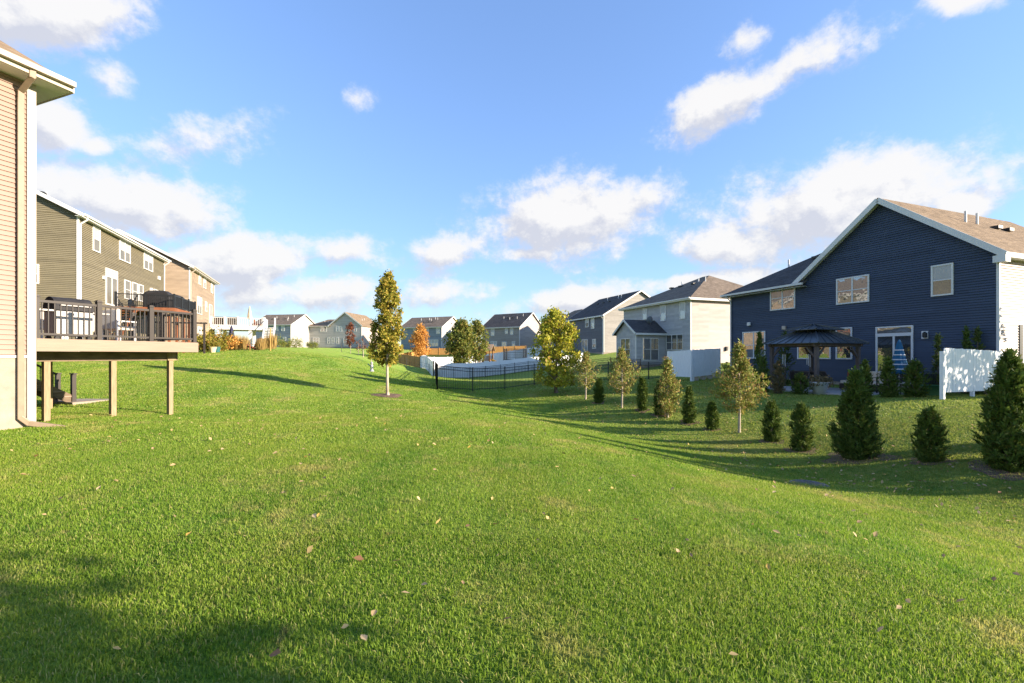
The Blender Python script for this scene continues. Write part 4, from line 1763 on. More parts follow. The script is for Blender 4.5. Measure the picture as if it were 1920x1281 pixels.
# front-gabled far house
c, f = Vector((-43.0, 130)), Vector((-59.2, 133))
d = c - f
H = House('front_gabled_house', 'pale front-gabled house with tan roof behind the chain-link fence', (f.x, f.y), math.atan2(d.y, d.x), d.length, 11, 2.6, 10.3, 'pale_siding', 'cream_siding', 'shingle_tan')
H.foundation(4.1)
g0 = 6.4
gm = (g0 + H.L) / 2
H.wall(H.Tf, H.L, 4.1, 10.3, 'pale_siding', peak=(gm, 14.0, g0, H.L), course=.28)
H.wall(H.Tr, H.W, 4.1, 10.3, 'cream_siding', course=.28)
H.wall(H.Tl, H.W, 4.1, 10.3, 'pale_siding', course=.28)
sl = 3.7 / (H.L - gm)
zo, zp = 10.3 - .4 * sl + .2, 14.2
H.roof_poly([[(H.L + .4, -.4, zo), (H.L + .4, 12, zo), (gm, 12, zp), (gm, -.4, zp)], [(g0 - .4, 12, zo), (g0 - .4, -.4, zo), (gm, -.4, zp), (gm, 12, zp)],
             [(-.4, -.4, 10.3), (g0 + .4, -.4, 10.3), (g0 + .4, 5.5, 12.6), (2.5, 5.5, 12.6)], [(-.4, 11.4, 10.3), (-.4, -.4, 10.3), (2.5, 5.5, 12.6)]])
H.fascia([((H.L + .4, -.43, zo - .12), (gm, -.43, zp - .12)), ((gm, -.43, zp - .12), (g0 - .4, -.43, zo - .12))], h=.3, name='rake_board')
H.gutter(-.4, g0, -.4, 10.15)
H.corners(4.1, 10.2, ('fl', 'fr'))
for wn in ((601, 612.6, 612, 622.5, 2), (630, 641.5, 611.6, 622, 2), (587, 598.5, 632.8, 645, 2), (614, 619, 633, 645, 1), (622, 627, 633, 645, 1), (630, 635.5, 633, 645, 1), (664, 669, 612, 622, 1)):
    H.winpx(*wn[:4], cols=wn[4], fw=.11, panes=('pane_mid', 'pane_dark'))
H.winpx(644, 655, 634, 649.5, cols=2, rows=1, kind='patio_door', fw=.13, panes=('pane_dark', 'pane_dark'))
for x, y in ((H.L - 2, 4), (H.L - 2.4, 6), (3, 3), (4.4, 2.5)):
    H.vent_pipe(x, y, (zp - (x - gm) * sl) if x > g0 else 10.3 + y * .4, .6)

# ------------------------------------------------------------------ fences
def seg_points(pts, step):
    out = []
    for p, q in zip(pts[:-1], pts[1:]):
        p, q = Vector(p), Vector(q)
        n = max(1, round((q - p).length / step))
        for i in range(n):
            out.append(p.lerp(q, i / n))
    out.append(Vector(pts[-1]))
    return out


def black_fence(label, pts, hgt=1.37, step=2.4, group='black metal picket fences'):
    P = seg_points(pts, step)
    r = empty('metal_fence', (P[0].x, P[0].y, zf(P[0].x, P[0].y)), 0, label, 'fence', group)
    o = Vector((P[0].x, P[0].y, zf(P[0].x, P[0].y)))
    G = [Vector((p.x, p.y, zf(p.x, p.y))) - o for p in P]
    for g in G:
        b = MB()
        b.box(g.x - .035, g.x + .035, g.y - .035, g.y + .035, g.z - .1, g.z + hgt + .07)
        b.build('post', 'black_metal', r)
    for g, k in zip(G[:-1], G[1:]):
        for zz in (.12, hgt - .2, hgt - .02):
            b = MB()
            b.bar(g + Vector((0, 0, zz)), k + Vector((0, 0, zz)), .03, .035)
            b.build('rail', 'black_metal', r)
    pk = MB()
    for g, k in zip(G[:-1], G[1:]):
        n = int((k - g).length / .115)
        for i in range(1, n):
            c = g.lerp(k, i / n)
            pk.box(c.x - .009, c.x + .009, c.y - .009, c.y + .009, c.z + .05, c.z + hgt)
    q = pk.build('pickets', 'black_metal', r)
    q['kind'] = 'stuff'
    return r


FC = at(820, 728, 26)
FR = at(1250, 712, 38)
WC = at(813, 708, 54)
black_fence('long black metal picket fence facing the lawn, behind the yellow-green tree', [(FC.x, FC.y, 0), (FR.x, FR.y, 0)])
black_fence('black metal picket fence run seen end-on, leading to the white vinyl corner', [(FC.x, FC.y, 0), (WC.x + .3, WC.y - .8, 0)])
black_fence('black metal picket fence standing just in front of the white vinyl fence', [(WC.x + .5, WC.y - .8, 0), (4.0, 62.5, 0), (10.5, 66, 0)])
gk = GREY
p1, p2 = rel(GREY.root, 2.0, -9.0, 0), rel(GREY.root, 9.5, -7.5, 0)
black_fence('short black metal fence round the patio beside the grey sunroom', [(p1[0], p1[1], 0), rel(GREY.root, 4.2, -4.6, 0)[:2] + (0,), rel(GREY.root, 9.2, -4.4, 0)[:2] + (0,)], hgt=1.2)


def vinyl_fence(label, pts, hgt=1.83, mat='vinyl', step=2.4, plank=None):
    P = seg_points(pts, step)
    o = Vector((P[0].x, P[0].y, zf(P[0].x, P[0].y)))
    r = empty('privacy_fence', tuple(o), 0, label, 'fence')
    G = [Vector((p.x, p.y, zf(p.x, p.y))) - o for p in P]
    for g in G:
        b = MB()
        b.box(g.x - .065, g.x + .065, g.y - .065, g.y + .065, g.z - .2, g.z + hgt + .06)
        b.box(g.x - .085, g.x + .085, g.y - .085, g.y + .085, g.z + hgt + .06, g.z + hgt + .11)
        b.build('post', mat, r)
    for g, k in zip(G[:-1], G[1:]):
        d = (k - g)
        for zz, hh in ((.14, .14), (hgt - .06, .12)):
            b = MB()
            b.bar(g + Vector((0, 0, zz)), k + Vector((0, 0, zz)), .05, hh)
            b.build('rail', mat, r)
        n = 12
        for i in range(n):
            a_, b_ = g.lerp(k, (i + .04) / n), g.lerp(k, (i + .96) / n)
            pm = MB()
            za, zb = Vector((0, 0, .08)), Vector((0, 0, hgt - .05))
            nn = Vector((-d.y, d.x, 0)).normalized() * .012
            pm.add([a_ + za - nn, b_ + za - nn, b_ + zb - nn, a_ + zb - nn, a_ + za + nn, b_ + za + nn, b_ + zb + nn, a_ + zb + nn],
                   [(0, 1, 2, 3), (5, 4, 7, 6), (0, 3, 7, 4), (1, 5, 6, 2), (3, 2, 6, 7), (0, 4, 5, 1)])
            pm.build('board', mat, r)
    return r


WL = at(788, 690, 74)
vinyl_fence('white vinyl privacy fence facing the black picket fence', [(WC.x, WC.y, 0), (4.2, 64, 0), (11.0, 67.5, 0)])
vinyl_fence('white vinyl fence run leading back to the cedar fence', [(WC.x, WC.y, 0), (WL.x, WL.y, 0)])
vinyl_fence('white vinyl fence along the back of the playset yard', [(WL.x, WL.y, 0), (3.8, 84, 0), (12, 87, 0)])
BL = at(742, 682, 84)
vinyl_fence('cedar board fence in line with the white vinyl fence', [(WL.x, WL.y, 0), (BL.x, BL.y, 0)], mat='cedar')
vinyl_fence('sunlit cedar board fence along the foot of the far houses', [(BL.x, BL.y, 0), (-18, 98, 0), (3, 98, 0)], mat='cedar', hgt=1.45)

# chain-link fence on the far lawn
p_ = [ground_at(x, y, 38, 110) for x, y in ((541, 655), (575, 656), (611, 659), (644, 664))]
pp = [Vector((-22.5 + i * 3.0, 60 - i * .6, 0)) for i in range(5)]
cl = empty('wire_fence', (pp[0].x, pp[0].y, zf(pp[0].x, pp[0].y)), 0, 'thin wire fence with slim dark posts across the far lawn', 'fence')
o0 = Vector((pp[0].x, pp[0].y, zf(pp[0].x, pp[0].y)))
prevp = None
for p in pp:
    g = Vector((p.x, p.y, zf(p.x, p.y))) - o0
    b = MB()
    b.tube([(g.x, g.y, g.z - .1), (g.x, g.y, g.z + 1.25)], [.03, .03], 8)
    b.build('post', 'black_metal', cl)
    if prevp is not None:
        b = MB()
        for zz in (.1, .5, .85, 1.2):
            b.bar(prevp + Vector((0, 0, zz)), g + Vector((0, 0, zz)), .012, .015)
        b.build('wire', 'black_metal', cl)
    prevp = g


def board_screen(name, label, p, q, hgt, gap, nb, posts, mat='white_board', rails=True, postside=-1):
    """free-standing board screen: boards side by side on posts, gap under the boards"""
    p, q = Vector(p), Vector(q)
    d = (q - p)
    ln = d.length
    ang = math.atan2(d.y, d.x)
    z0 = min(zf(p.x, p.y), zf(q.x, q.y))
    r = empty(name, (p.x, p.y, z0), ang, label, 'fence')
    for i in range(nb):
        a_, b_ = ln * i / nb + .004, ln * (i + 1) / nb - .004
        j = random.uniform(-.012, .012)
        pm = MB()
        dz = (zf(q.x, q.y) - zf(p.x, p.y)) * i / nb + zf(p.x, p.y) - z0
        w = (b_ - a_)
        top = hgt + dz + j
        yo = random.uniform(-.004, .004)
        vs = []
        for y in (-.011 + yo, .011 + yo):
            vs += [(a_, y, gap + dz), (b_, y, gap + dz), (b_, y, top - .03), (b_ - .03, y, top), (a_ + .03, y, top), (a_, y, top - .03)]
        pm.add(vs, [(0, 1, 2, 3, 4, 5), (11, 10, 9, 8, 7, 6)] + [(k, (k + 1) % 6 + 0, (k + 1) % 6 + 6, k + 6) for k in range(6)])
        pm.build('board', mat, r)
    for t in posts:
        c = ln * t
        wp = p.lerp(q, t)
        b = MB()
        b.box(c - .055, c + .055, .05 * postside - .055, .05 * postside + .055, zf(wp.x, wp.y) - z0 - .15, hgt + .03)
        b.build('post', mat, r)
    if rails:
        for zz in (gap + .2, hgt - .25):
            b = MB()
            b.box(.02, ln - .02, -.05 * postside * -1 - .02, -.05 * postside * -1 + .02, zz, zz + .09)
            b.build('rail', mat, r)
    return r


# right-hand sunlit screen
FA = at(1770, 746, 16.7)
FB = at(1881, 736, 19.3)
rs = board_screen('board_screen', 'white painted board screen dappled by sun beside the navy house', (FA.x, FA.y, 0), (FB.x, FB.y, 0), 1.88, .24, 24, (.47, .97), postside=1)
b = MB()
b.box(-.20, -.05, -.06, .06, -.1, 1.86)
b.build('end_post', 'white_board', rs)
# the two-panel screen in the shade
P0, P1, P2 = ground_at(1251, 704, 24, 60), ground_at(1297, 716, 24, 60), ground_at(1351, 709, 24, 60)
P1 = at(1296.5, 716, 31.0)
P0 = at(1251, 714, 34.0)
P2 = at(1351, 712, 33.0)
board_screen('board_screen', 'shaded white board screen panel next to the black fence', (P0.x, P0.y, 0), (P1.x, P1.y, 0), 2.15, .3, 14, (.04, .97), postside=1)
board_screen('board_screen', 'shaded white board screen panel nearer the navy house', (P1.x + .06, P1.y, 0), (P2.x, P2.y, 0), 2.15, .3, 16, (.05, .96), postside=1)
for k in range(4):
    b = MB()
    b.tube([(-.25, 0, .17), (.25, 0, .17)], [.17, .17], 14)
    lg = b.build('log_round', 'pale_bark')
    t = .15 + k * .24
    c = P1.lerp(P2, t)
    lg.location = (c.x + .1, c.y + .35, zf(c.x + .1, c.y + .35) - .02)
    lg.rotation_euler = (0, 0, R(80))
    tag(lg, 'pale cut log lying under the shaded white board screen', 'log', 'logs under the white screen')

# ------------------------------------------------------------------ gazebo and patio
A_ = Vector((14.4, 21.5, 0))
gz0 = zf(15.4, 23.0)
pat = MB()
pat.box(-.9, 6.2, -.4, 4.6, -.4, .05)
# patio frame: X along the house front towards the camera, Y to the house
po = pat.build('patio', 'slab')
po.location = (13.35, 24.35, gz0)
po.rotation_euler = (0, 0, ANG_R)
tag(po, 'grey concrete patio in front of the navy house', 'patio')
GB = (A_.x - .346 * 2.4, A_.y + .938 * 2.4)
gz = empty('gazebo', (GB[0], GB[1], gz0 + .05), ANG_R, 'wooden gazebo with two-tier dark metal roof by the navy house', 'gazebo')
GL, GWd, GH = 2.4, 2.9, 2.16
for x in (0, GL):
    for y in (0, GWd):
        b = MB()
        b.box(x - .075, x + .075, y - .075, y + .075, -.02, GH)
        pst = b.build('post', 'grey_wood', gz)
        for dx, dy in ((1 if x == 0 else -1, 0), (0, 1 if y == 0 else -1)):
            b = MB()
            b.bar((x + dx * .05, y + dy * .05, GH - .55), (x + dx * .5, y + dy * .5, GH - .05), .07, .07)
            b.build('brace', 'grey_wood', pst)
for p, q in (((-.2, 0), (GL + .2, 0)), ((-.2, GWd), (GL + .2, GWd)), ((0, -.2), (0, GWd + .2)), ((GL, -.2), (GL, GWd + .2))):
    b = MB()
    b.bar((p[0], p[1], GH + .07), (q[0], q[1], GH + .07), .09, .16)
    b.build('beam', 'grey_wood', gz)


def hip_sheets(x0, x1, y0, y1, z0, z1, frac, name, nrib):
    cx, cy = (x0 + x1) / 2, (y0 + y1) / 2
    hx, hy = (x1 - x0) / 2 * frac, (y1 - y0) / 2 * frac
    c = [(x0, y0), (x1, y0), (x1, y1), (x0, y1)]
    t = [(cx - hx, cy - hy), (cx + hx, cy - hy), (cx + hx, cy + hy), (cx - hx, cy + hy)]
    for i in range(4):
        j = (i + 1) % 4
        b = MB()
        b.slab([(c[i][0], c[i][1], z0), (c[j][0], c[j][1], z0), (t[j][0], t[j][1], z1), (t[i][0], t[i][1], z1)], .03)
        for k in range(1, nrib):
            s = k / nrib
            pb = Vector((c[i][0] + (c[j][0] - c[i][0]) * s, c[i][1] + (c[j][1] - c[i][1]) * s, z0 + .015))
            pt = Vector((t[i][0] + (t[j][0] - t[i][0]) * s, t[i][1] + (t[j][1] - t[i][1]) * s, z1 + .015))
            b.bar(pb, pt, .02, .03)
        sh = b.build(name, 'roof_metal', gz)
        b = MB()
        b.bar((c[i][0], c[i][1], z0 + .02), (t[i][0], t[i][1], z1 + .02), .06, .05)
        b.build('hip_cap', 'roof_metal', sh)


hip_sheets(-.32, GL + .32, -.32, GWd + .32, GH + .15, GH + .78, .32, 'roof_panel', 7)
hip_sheets(.35, GL - .35, .45, GWd - .45, GH + .84, GH + 1.10, .05, 'upper_roof_panel', 4)
b = MB()
b.box(GL / 2 - .45, GL / 2 + .45, GWd / 2 - .5, GWd / 2 + .5, GH + .70, GH + .86)
b.build('vent_collar', 'black_metal', gz)


def gz_obj(name, label, cat, x, y, rz=0, z=0.05):
    q = rel(gz, x, y, gz0 + z)
    return empty(name, q, ANG_R + rz, label, cat)


sofa = gz_obj('outdoor_sofa', 'outdoor sofa with cream cushions on the patio by the gazebo', 'sofa', 3.0, 2.6, R(0))
b = MB()
b.box(-1.05, 1.05, -.4, .4, .05, .32)
b.build('frame', 'wicker', sofa, bevel=.02)
for i in range(3):
    b = MB()
    b.box(-1.0 + i * .67, -.36 + i * .67, -.42, .2, .33, .48)
    b.build('seat_cushion', 'cushion', sofa, bevel=.04)
    b = MB()
    b.box(-1.0 + i * .67, -.36 + i * .67, .16, .34, .49, .95)
    b.build('back_cushion', 'cushion', sofa, bevel=.05)
b = MB()
b.box(-.95, -.45, .02, .15, .5, .9)
b.build('red_throw', 'red_cloth', sofa, bevel=.04)
for i, (x, y) in enumerate(((.6, 1.2), (1.2, 1.9))):
    ch = gz_obj('wicker_chair', ['round-backed wicker chair under the gazebo near its far post', 'round-backed wicker chair under the gazebo beside the sofa'][i], 'chair', x, y, R(30 + 70 * i))
    b = MB()
    b.lathe([(.34, .0), (.36, .3), (.38, .42)], 14)
    b.build('seat', 'wicker', ch)
    b = MB()
    n_ = 12
    for k in range(n_ + 1):
        th = R(-20) + R(220) * k / n_
        for r_, z_ in ((.38, .40), (.44, .86)):
            b.v.append((r_ * math.cos(th), r_ * math.sin(th), z_ - (.2 if k in (0, n_) and z_ > .5 else 0)))
    for k in range(n_):
        b.f.append((2 * k, 2 * k + 2, 2 * k + 3, 2 * k + 1))
    bk = b.build('backrest', 'wicker', ch)
    sm = bk.modifiers.new('solid', 'SOLIDIFY')
    sm.thickness = .04
    b = MB()
    b.tube([(.45 * math.cos(R(-20) + R(220) * k / 12), .45 * math.sin(R(-20) + R(220) * k / 12), .87 - (.2 if k in (0, 12) else 0)) for k in range(13)], [.025] * 13, 6)
    b.build('rim', 'grey_wood', ch)
for i, (px, py, D) in enumerate(((1470, 676, 23.2), (1516, 676, 22.2))):
    q = at(px, py, D)
    wcm = empty('wind_chime', (q.x, q.y, gz0 + 1.55), 0, ['white wind chime hung under the gazebo by the dark tree', 'white wind chime hung under the gazebo near its thick corner post'][i], 'wind chime')
    b = MB()
    b.tube([(0, 0, .3), (0, 0, .68)], [.004, .004], 4)
    b.lathe([(.09, .27), (.09, .30)], 12)
    b.build('hanger', 'black_metal', wcm)
    for k in range(6):
        b = MB()
        a_ = k * math.pi / 3
        b.tube([(.075 * math.cos(a_), .075 * math.sin(a_), -.1 - .05 * k), (.075 * math.cos(a_), .075 * math.sin(a_), .28)], [.012, .012], 6)
        b.build('chime', 'white', wcm)

# white pot with plant
q = at(1537, 729, 21.0)
pot = empty('flower_pot', (q.x, q.y, zf(q.x, q.y)), 0, 'large white flower pot with drooping brown foliage by the gazebo', 'flower pot')
b = MB()
b.lathe([(.25, 0), (.36, .5), (.40, .52), (.40, .58), (.34, .58), (.32, .5)], 20)
b.build('pot', 'pot_white', pot, smooth=True)


# ------------------------------------------------------------------ plants
def crown_leaves(n, env, clumps, spread, size, rng, up=0.0, flat=0.6):
    """env(t)->radius at height fraction t; returns leaf centres and axes inside (z 0..1 scaled later by caller)"""
    t = rng.random(clumps) ** 0.9
    a = rng.random(clumps) * 2 * np.pi
    rr = np.sqrt(rng.random(clumps)) * 0.92
    e = np.array([env(x) for x in t])
    C = np.c_[np.cos(a) * rr * e, np.sin(a) * rr * e, t]
    return C


def make_leaves(C, n, spread, size, rng, zscale=1.0, el=0.62, jit=.35, upbias=0.0):
    idx = rng.integers(0, len(C), n)
    P = C[idx] + rng.normal(0, 1, (n, 3)) * np.array(spread)
    A = unit(rng.normal(0, 1, (n, 3)) + np.array([0, 0, upbias]))
    B = unit(np.cross(A, rng.normal(0, 1, (n, 3))))
    s = size * (1 - jit + 2 * jit * rng.random((n, 1)))
    return P, A * s, B * s * el


def limb_tree(trunk_mb, base_h, H, env, rng, r0, nl=14, lean=0.0, start=.25):
    """a tapering leader with limbs out to the crown"""
    pts = []
    nseg = 7
    for i in range(nseg + 1):
        t = i / nseg
        pts.append((lean * t * t + .03 * math.sin(3 * t + r0 * 50), .03 * math.sin(5 * t), H * .93 * t))
    trunk_mb.tube(pts, [r0 * (1 - .9 * (i / nseg)) + .004 for i in range(nseg + 1)], 8)
    for i in range(nl):
        t = start + (0.92 - start) * i / nl
        z = H * t
        a = i * 2.4 + rng.random() * .8
        tt = max(0, (z - base_h) / (H - base_h))
        rad = env(min(1, tt + .12)) * .85
        ln = rad
        p0 = (lean * t * t, 0, z)
        p1 = (p0[0] + math.cos(a) * ln * .5, math.sin(a) * ln * .5, z + ln * .45)
        p2 = (p0[0] + math.cos(a) * ln, math.sin(a) * ln, z + ln * 1.0)
        rb = r0 * .42 * (1 - t * .7)
        trunk_mb.tube([p0, p1, p2], [rb, rb * .6, .004], 5, False)


def tree(name, label, loc, H, base_h, env, n, leafsize, mat, bark='bark', r0=.06, clumps=120, spread=None, seed=1, nl=16, cat='tree', group=None, mulch=0, start=.25, lean=0.0, upbias=0.0):
    rng = np.random.default_rng(seed)
    root = empty(name, tuple(loc), 0, label, cat, group)
    mb = MB()
    limb_tree(mb, base_h, H, env, rng, r0, nl, lean, start)
    # flare into the ground
    mb.tube([(0, 0, -.15), (0, 0, 0), (0, 0, .18)], [r0 * 1.5, r0 * 1.3, r0], 8)
    mb.build('trunk', bark, root, smooth=True)
    C = crown_leaves(n, env, clumps, spread, leafsize, rng)
    C[:, 2] = base_h + C[:, 2] * (H - base_h)
    C[:, 0] += lean * (C[:, 2] / H) ** 2
    P, A, B = make_leaves(C, n, spread or (.16, .16, .18), leafsize, rng, upbias=upbias)
    ok = P[:, 2] > base_h * .85
    quads_object('crown', P[ok], A[ok], B[ok], mat, root)
    if mulch:
        m = MB()
        nn = 22
        ring = []
        vs = [(0, 0, .05)]
        for rr, dz in ((mulch * .6, .045), (mulch, .0)):
            for k in range(nn):
                th = 2 * math.pi * k / nn
                r2 = rr * (1 + .14 * math.sin(3 * th + seed) + .08 * math.sin(7 * th))
                x, y = r2 * math.cos(th), r2 * math.sin(th)
                vs.append((x, y, zf(loc[0] + x, loc[1] + y) - loc[2] + dz + .012))
        fs = [(0, 1 + k, 1 + (k + 1) % nn) for k in range(nn)] + [(1 + k, 1 + nn + k, 1 + nn + (k + 1) % nn, 1 + (k + 1) % nn) for k in range(nn)]
        m.add(vs, fs)
        m.build('mulch_ring', 'mulch', root)
    return root


# columnar tree on the lawn
p = ground_at(727, 742, 15, 30)
H_ = 226 / F * p.y


def env_col(t):
    return float(np.interp(t, [0, .08, .2, .4, .6, .75, .86, .95, 1], [.42, .70, .80, .74, .64, .55, .40, .26, .10]))


tree('columnar_tree', 'tall narrow olive-leaved tree on the open lawn with a mulch ring', (p.x, p.y, p.z - .02), H_, H_ * .27, env_col, 12500, .062, 'lf_column', 'pale_bark', .075, 150, (.075, .075, .12), 11, 26, mulch=.75)
COLT = p


def env_round(t):
    return math.sin(math.pi * min(1, max(.03, t * .93 + .05))) ** .7


# yellow-green tree by the black fence
p = ground_at(1043, 737, 16, 40)
s = p.y / F
tree('yellow_green_tree', 'broad yellow-green tree in front of the black picket fence', (p.x, p.y, p.z - .02), 153 * s, 16 * s, lambda t: 60 * s * (math.sin(math.pi * (t * .86 + .12)) ** .75) * (1.05 - .35 * t), 9000, .080, 'lf_yellow', 'bark', .10, 120, (.14, .14, .15), 21, 22, start=.12)
# trees inside the white fenced yard
for (px, top, bot, D, hw, m, lb, sd, n, nm) in (
        (864, 604, 684, 62, 30, 'lf_green', 'round green tree rising above the white vinyl fence', 31, 5200, 'round_green_tree'),
        (892, 605, 676, 70, 24, 'lf_green', 'second green tree partly behind the round one in the fenced yard', 32, 3600, 'green_tree'),
        (788, 612, 672, 88, 20, 'lf_orange', 'bright orange autumn tree by the cedar fence', 33, 3600, 'orange_tree')):
    s = D / F
    q = at(px, bot, D)
    z0 = zf(q.x, q.y)
    top_z = EYE + (HZ - top) * s
    Ht = top_z - z0
    tree(nm, lb, (q.x, q.y, z0 - .02), Ht, Ht * (.22 if 'orange' not in nm else .14), lambda t: hw * s * (env_round(t) if m == 'lf_green' else (math.sin(math.pi * (t * .85 + .12)) ** .8)), n, .17, m, 'bark', .12, 110, (.30, .30, .3), sd, 16, start=.2)
# rust sapling, bare saplings
for (px, top, bot, D, hw, m, lb, sd, n, nm) in (
        (657, 607, 663, 66, 9.5, 'lf_rust', 'small rust-leaved tree beside the far lawn fence', 41, 900, 'rust_tree'),
        (672, 638, 668, 66, 4, 'lf_rust', 'spindly bare sapling next to the rust-leaved tree', 42, 60, 'bare_sapling'),
        (681, 634, 672, 56, 3.5, 'lf_rust', 'bare sapling in a pale trunk guard on the far lawn', 43, 40, 'bare_sapling'),
        (696, 652, 686, 46, 8, 'lf_yellow', 'small yellowing sapling behind the columnar tree', 44, 420, 'yellow_sapling')):
    s = D / F
    q = at(px, bot, D)
    z0 = zf(q.x, q.y)
    Ht = EYE + (HZ - top) * s - z0
    tree(nm, lb, (q.x, q.y, z0 - .02), Ht, Ht * .3, lambda t: hw * s * env_round(t), n, .11, m, 'pale_bark', .04, 40, (.14, .14, .16), sd, 12)
# trees outside the frame that shade the lawn and the screen
def env_loose(t):
    return 1.9 * env_round(t)


tree('shade_tree', 'loose-crowned tree shading the near corner of the lawn', (10.2, -1.45, zf(10.2, -1.45) - .02), 6.4, 3.7, lambda t: 1.2 * env_round(t), 1900, .10, 'lf_yellow', 'bark', .09, 60, (.26, .26, .18), 51, 14, start=.5)
tree('side_yard_tree', 'leafy tree in the side yard of the navy house', (27.2, 15.4, zf(27.2, 15.4) - .02), 7.0, 1.8, lambda t: 2.2 * env_round(t), 3600, .13, 'lf_yellow', 'bark', .11, 80, (.3, .3, .3), 52, 16)


# ---- arborvitae
def arb_mesh(seed, n, Hh, env, size, mat, dens_core=True):
    rng = np.random.default_rng(seed)
    k = max(60, n // 22)                   # flat sprays, each a cluster of scale-leaf twigs
    t = rng.random(k) ** 1.1
    a = rng.random(k) * 2 * np.pi
    lump = 1 + .12 * np.sin(3 * a + 9 * t + seed) + .12 * np.sin(5 * a - 17 * t + 2 * seed) + .075 * rng.normal(0, 1, k)
    rad = np.array([env(x) for x in t]) * lump * (0.62 + .40 * rng.random(k) ** .5)
    C = np.c_[np.cos(a) * rad, np.sin(a) * rad, t * Hh]
    out = np.c_[np.cos(a), np.sin(a), np.zeros(k)]
    D = unit(out * (.5 + .5 * rng.random((k, 1))) + np.array([0, 0, 1.0]) * (.5 + .7 * rng.random((k, 1))) + rng.normal(0, .3, (k, 3)))
    S = unit(np.cross(D, out) + rng.normal(0, .35, (k, 3)))
    idx = rng.integers(0, k, n)
    g = rng.normal(0, 1, (n, 3))
    ext = size * 1.1
    P = C[idx] + D[idx] * g[:, :1] * ext + S[idx] * g[:, 1:2] * ext * .55 + g[:, 2:] * out[idx] * size * .25
    P[:, 2] = np.maximum(P[:, 2], .03)
    A = unit(D[idx] + S[idx] * g[:, 1:2] * .45 + rng.normal(0, .25, (n, 3)))
    B = unit(S[idx] + rng.normal(0, .45, (n, 3)))
    s = size * (.5 + .7 * rng.random((n, 1)))
    return P, A * s, B * s * .36


def arborvitae(label, loc, Hh, env, seed, n, size, mat='lf_arb', group='arborvitae planted in a row along the swale', name='arborvitae', mulch=.0, core=.62):
    root = empty(name, tuple(loc), random.uniform(0, 6), label, 'shrub', group)
    P, A, B = arb_mesh(seed, n, Hh, env, size, mat)
    quads_object('foliage', P, A, B, mat, root)
    mb = MB()
    mb.tube([(0, 0, -.1), (0, 0, Hh * .5), (.01, 0, Hh * .96)], [.035 + Hh * .012, .03, .006], 7)
    for k in range(16):
        a_ = k * 2.4
        z = Hh * (.06 + .05 * k)
        r_ = env(min(1, z / Hh)) * .7
        mb.tube([(0, 0, z), (math.cos(a_) * r_, math.sin(a_) * r_, z + r_ * .9)], [.012, .004], 4, False)
    mb.build('trunk', 'bark', root)
    # inner twigs and old needles that close the view through the plant
    Pi, Ai, Bi = arb_mesh(seed + 500, max(200, n // 4), Hh * .97, lambda t: env(t) * core, size * 1.7, mat)
    quads_object('inner_foliage', Pi, Ai, Bi * 1.5, mat, root)
    if mulch:
        m = MB()
        nn = 18
        vs = [(0, 0, .04)]
        c_, s_ = math.cos(root.rotation_euler[2]), math.sin(root.rotation_euler[2])
        for k in range(nn):
            th = 2 * math.pi * k / nn
            r2 = mulch * (1 + .2 * math.sin(3 * th + seed) + .12 * math.sin(5 * th))
            x, y = r2 * math.cos(th), r2 * math.sin(th)
            wx, wy = loc[0] + x * c_ - y * s_, loc[1] + x * s_ + y * c_
            vs.append((x, y, zf(wx, wy) - loc[2] + .010))
        m.add(vs, [(0, 1 + k, 1 + (k + 1) % nn) for k in range(nn)])
        m.build('mulch_ring', 'mulch', root)
    return root


def env_cone(r):
    return lambda t: r * (min(1, .62 + t * 2.2) if t < .18 else (1 - ((t - .18) / .82) ** 1.35) ** .8 + .03)


def env_oval(r):
    return lambda t: r * (max(.05, math.sin(math.pi * min(1, t * .80 + .20))) ** .6)


row = [  # px, base py, top py, half width px, light?, label
    (1123, 755, 710, 10, 0, 'small dark arborvitae between the two thin cedars nearest the yellow tree'),
    (1204, 770, 708, 11, 0, 'slim arborvitae just past the browned cedar, toward the screens'),
    (1237, 778, 712, 12, 0, 'slim dark arborvitae hugging the pale bushy cedar'),
    (1292, 793, 725, 14, 0, 'pointed dark arborvitae between the pale bushy cedar and the small stub'),
    (1335, 805, 755, 12, 0, 'short stubby arborvitae beside the tall thin cedar'),
    (1447, 827, 752, 17, 0, 'upright dark arborvitae next after the tall thin cedar'),
    (1503, 845, 757, 21, 0, 'arborvitae with a leaning top beside the largest mid-row one'),
    (1605, 860, 697, 43, 1, 'large full arborvitae with a lighter top in the middle of the row'),
    (1743, 865, 765, 26, 0, 'squat arborvitae standing alone beyond the large full one'),
    (1892, 880, 660, 47, 1, 'biggest arborvitae at the end of the row by the sunlit screen')]
for i, (px, bp_, tp, hw, lt, lb) in enumerate(row):
    q = ground_at(px, bp_, 6, 40)
    s = q.y / F
    Hh = (bp_ - tp) * s
    en = env_cone(hw * s * .84) if lt or i in (3,) else env_oval(hw * s * .84)
    arborvitae(lb, (q.x, q.y, q.z - .02), Hh, en, 60 + i, 21000 if lt else 9000, (.040 if lt else .034), mulch=hw * s * 1.25)
for i, (x, y, hh, lb) in enumerate(((11.2, 9.35, 2.9, 'tall arborvitae close behind the biggest one of the row'), (12.7, 10.55, 3.1, 'tallest arborvitae, set back from the row toward the sunlit screen'), (11.2, 8.0, 2.6, 'bushy arborvitae continuing the row past the biggest one'))):
    arborvitae(lb, (x, y, zf(x, y) - .02), hh, env_cone(.62), 91 + i, 7000, .06)

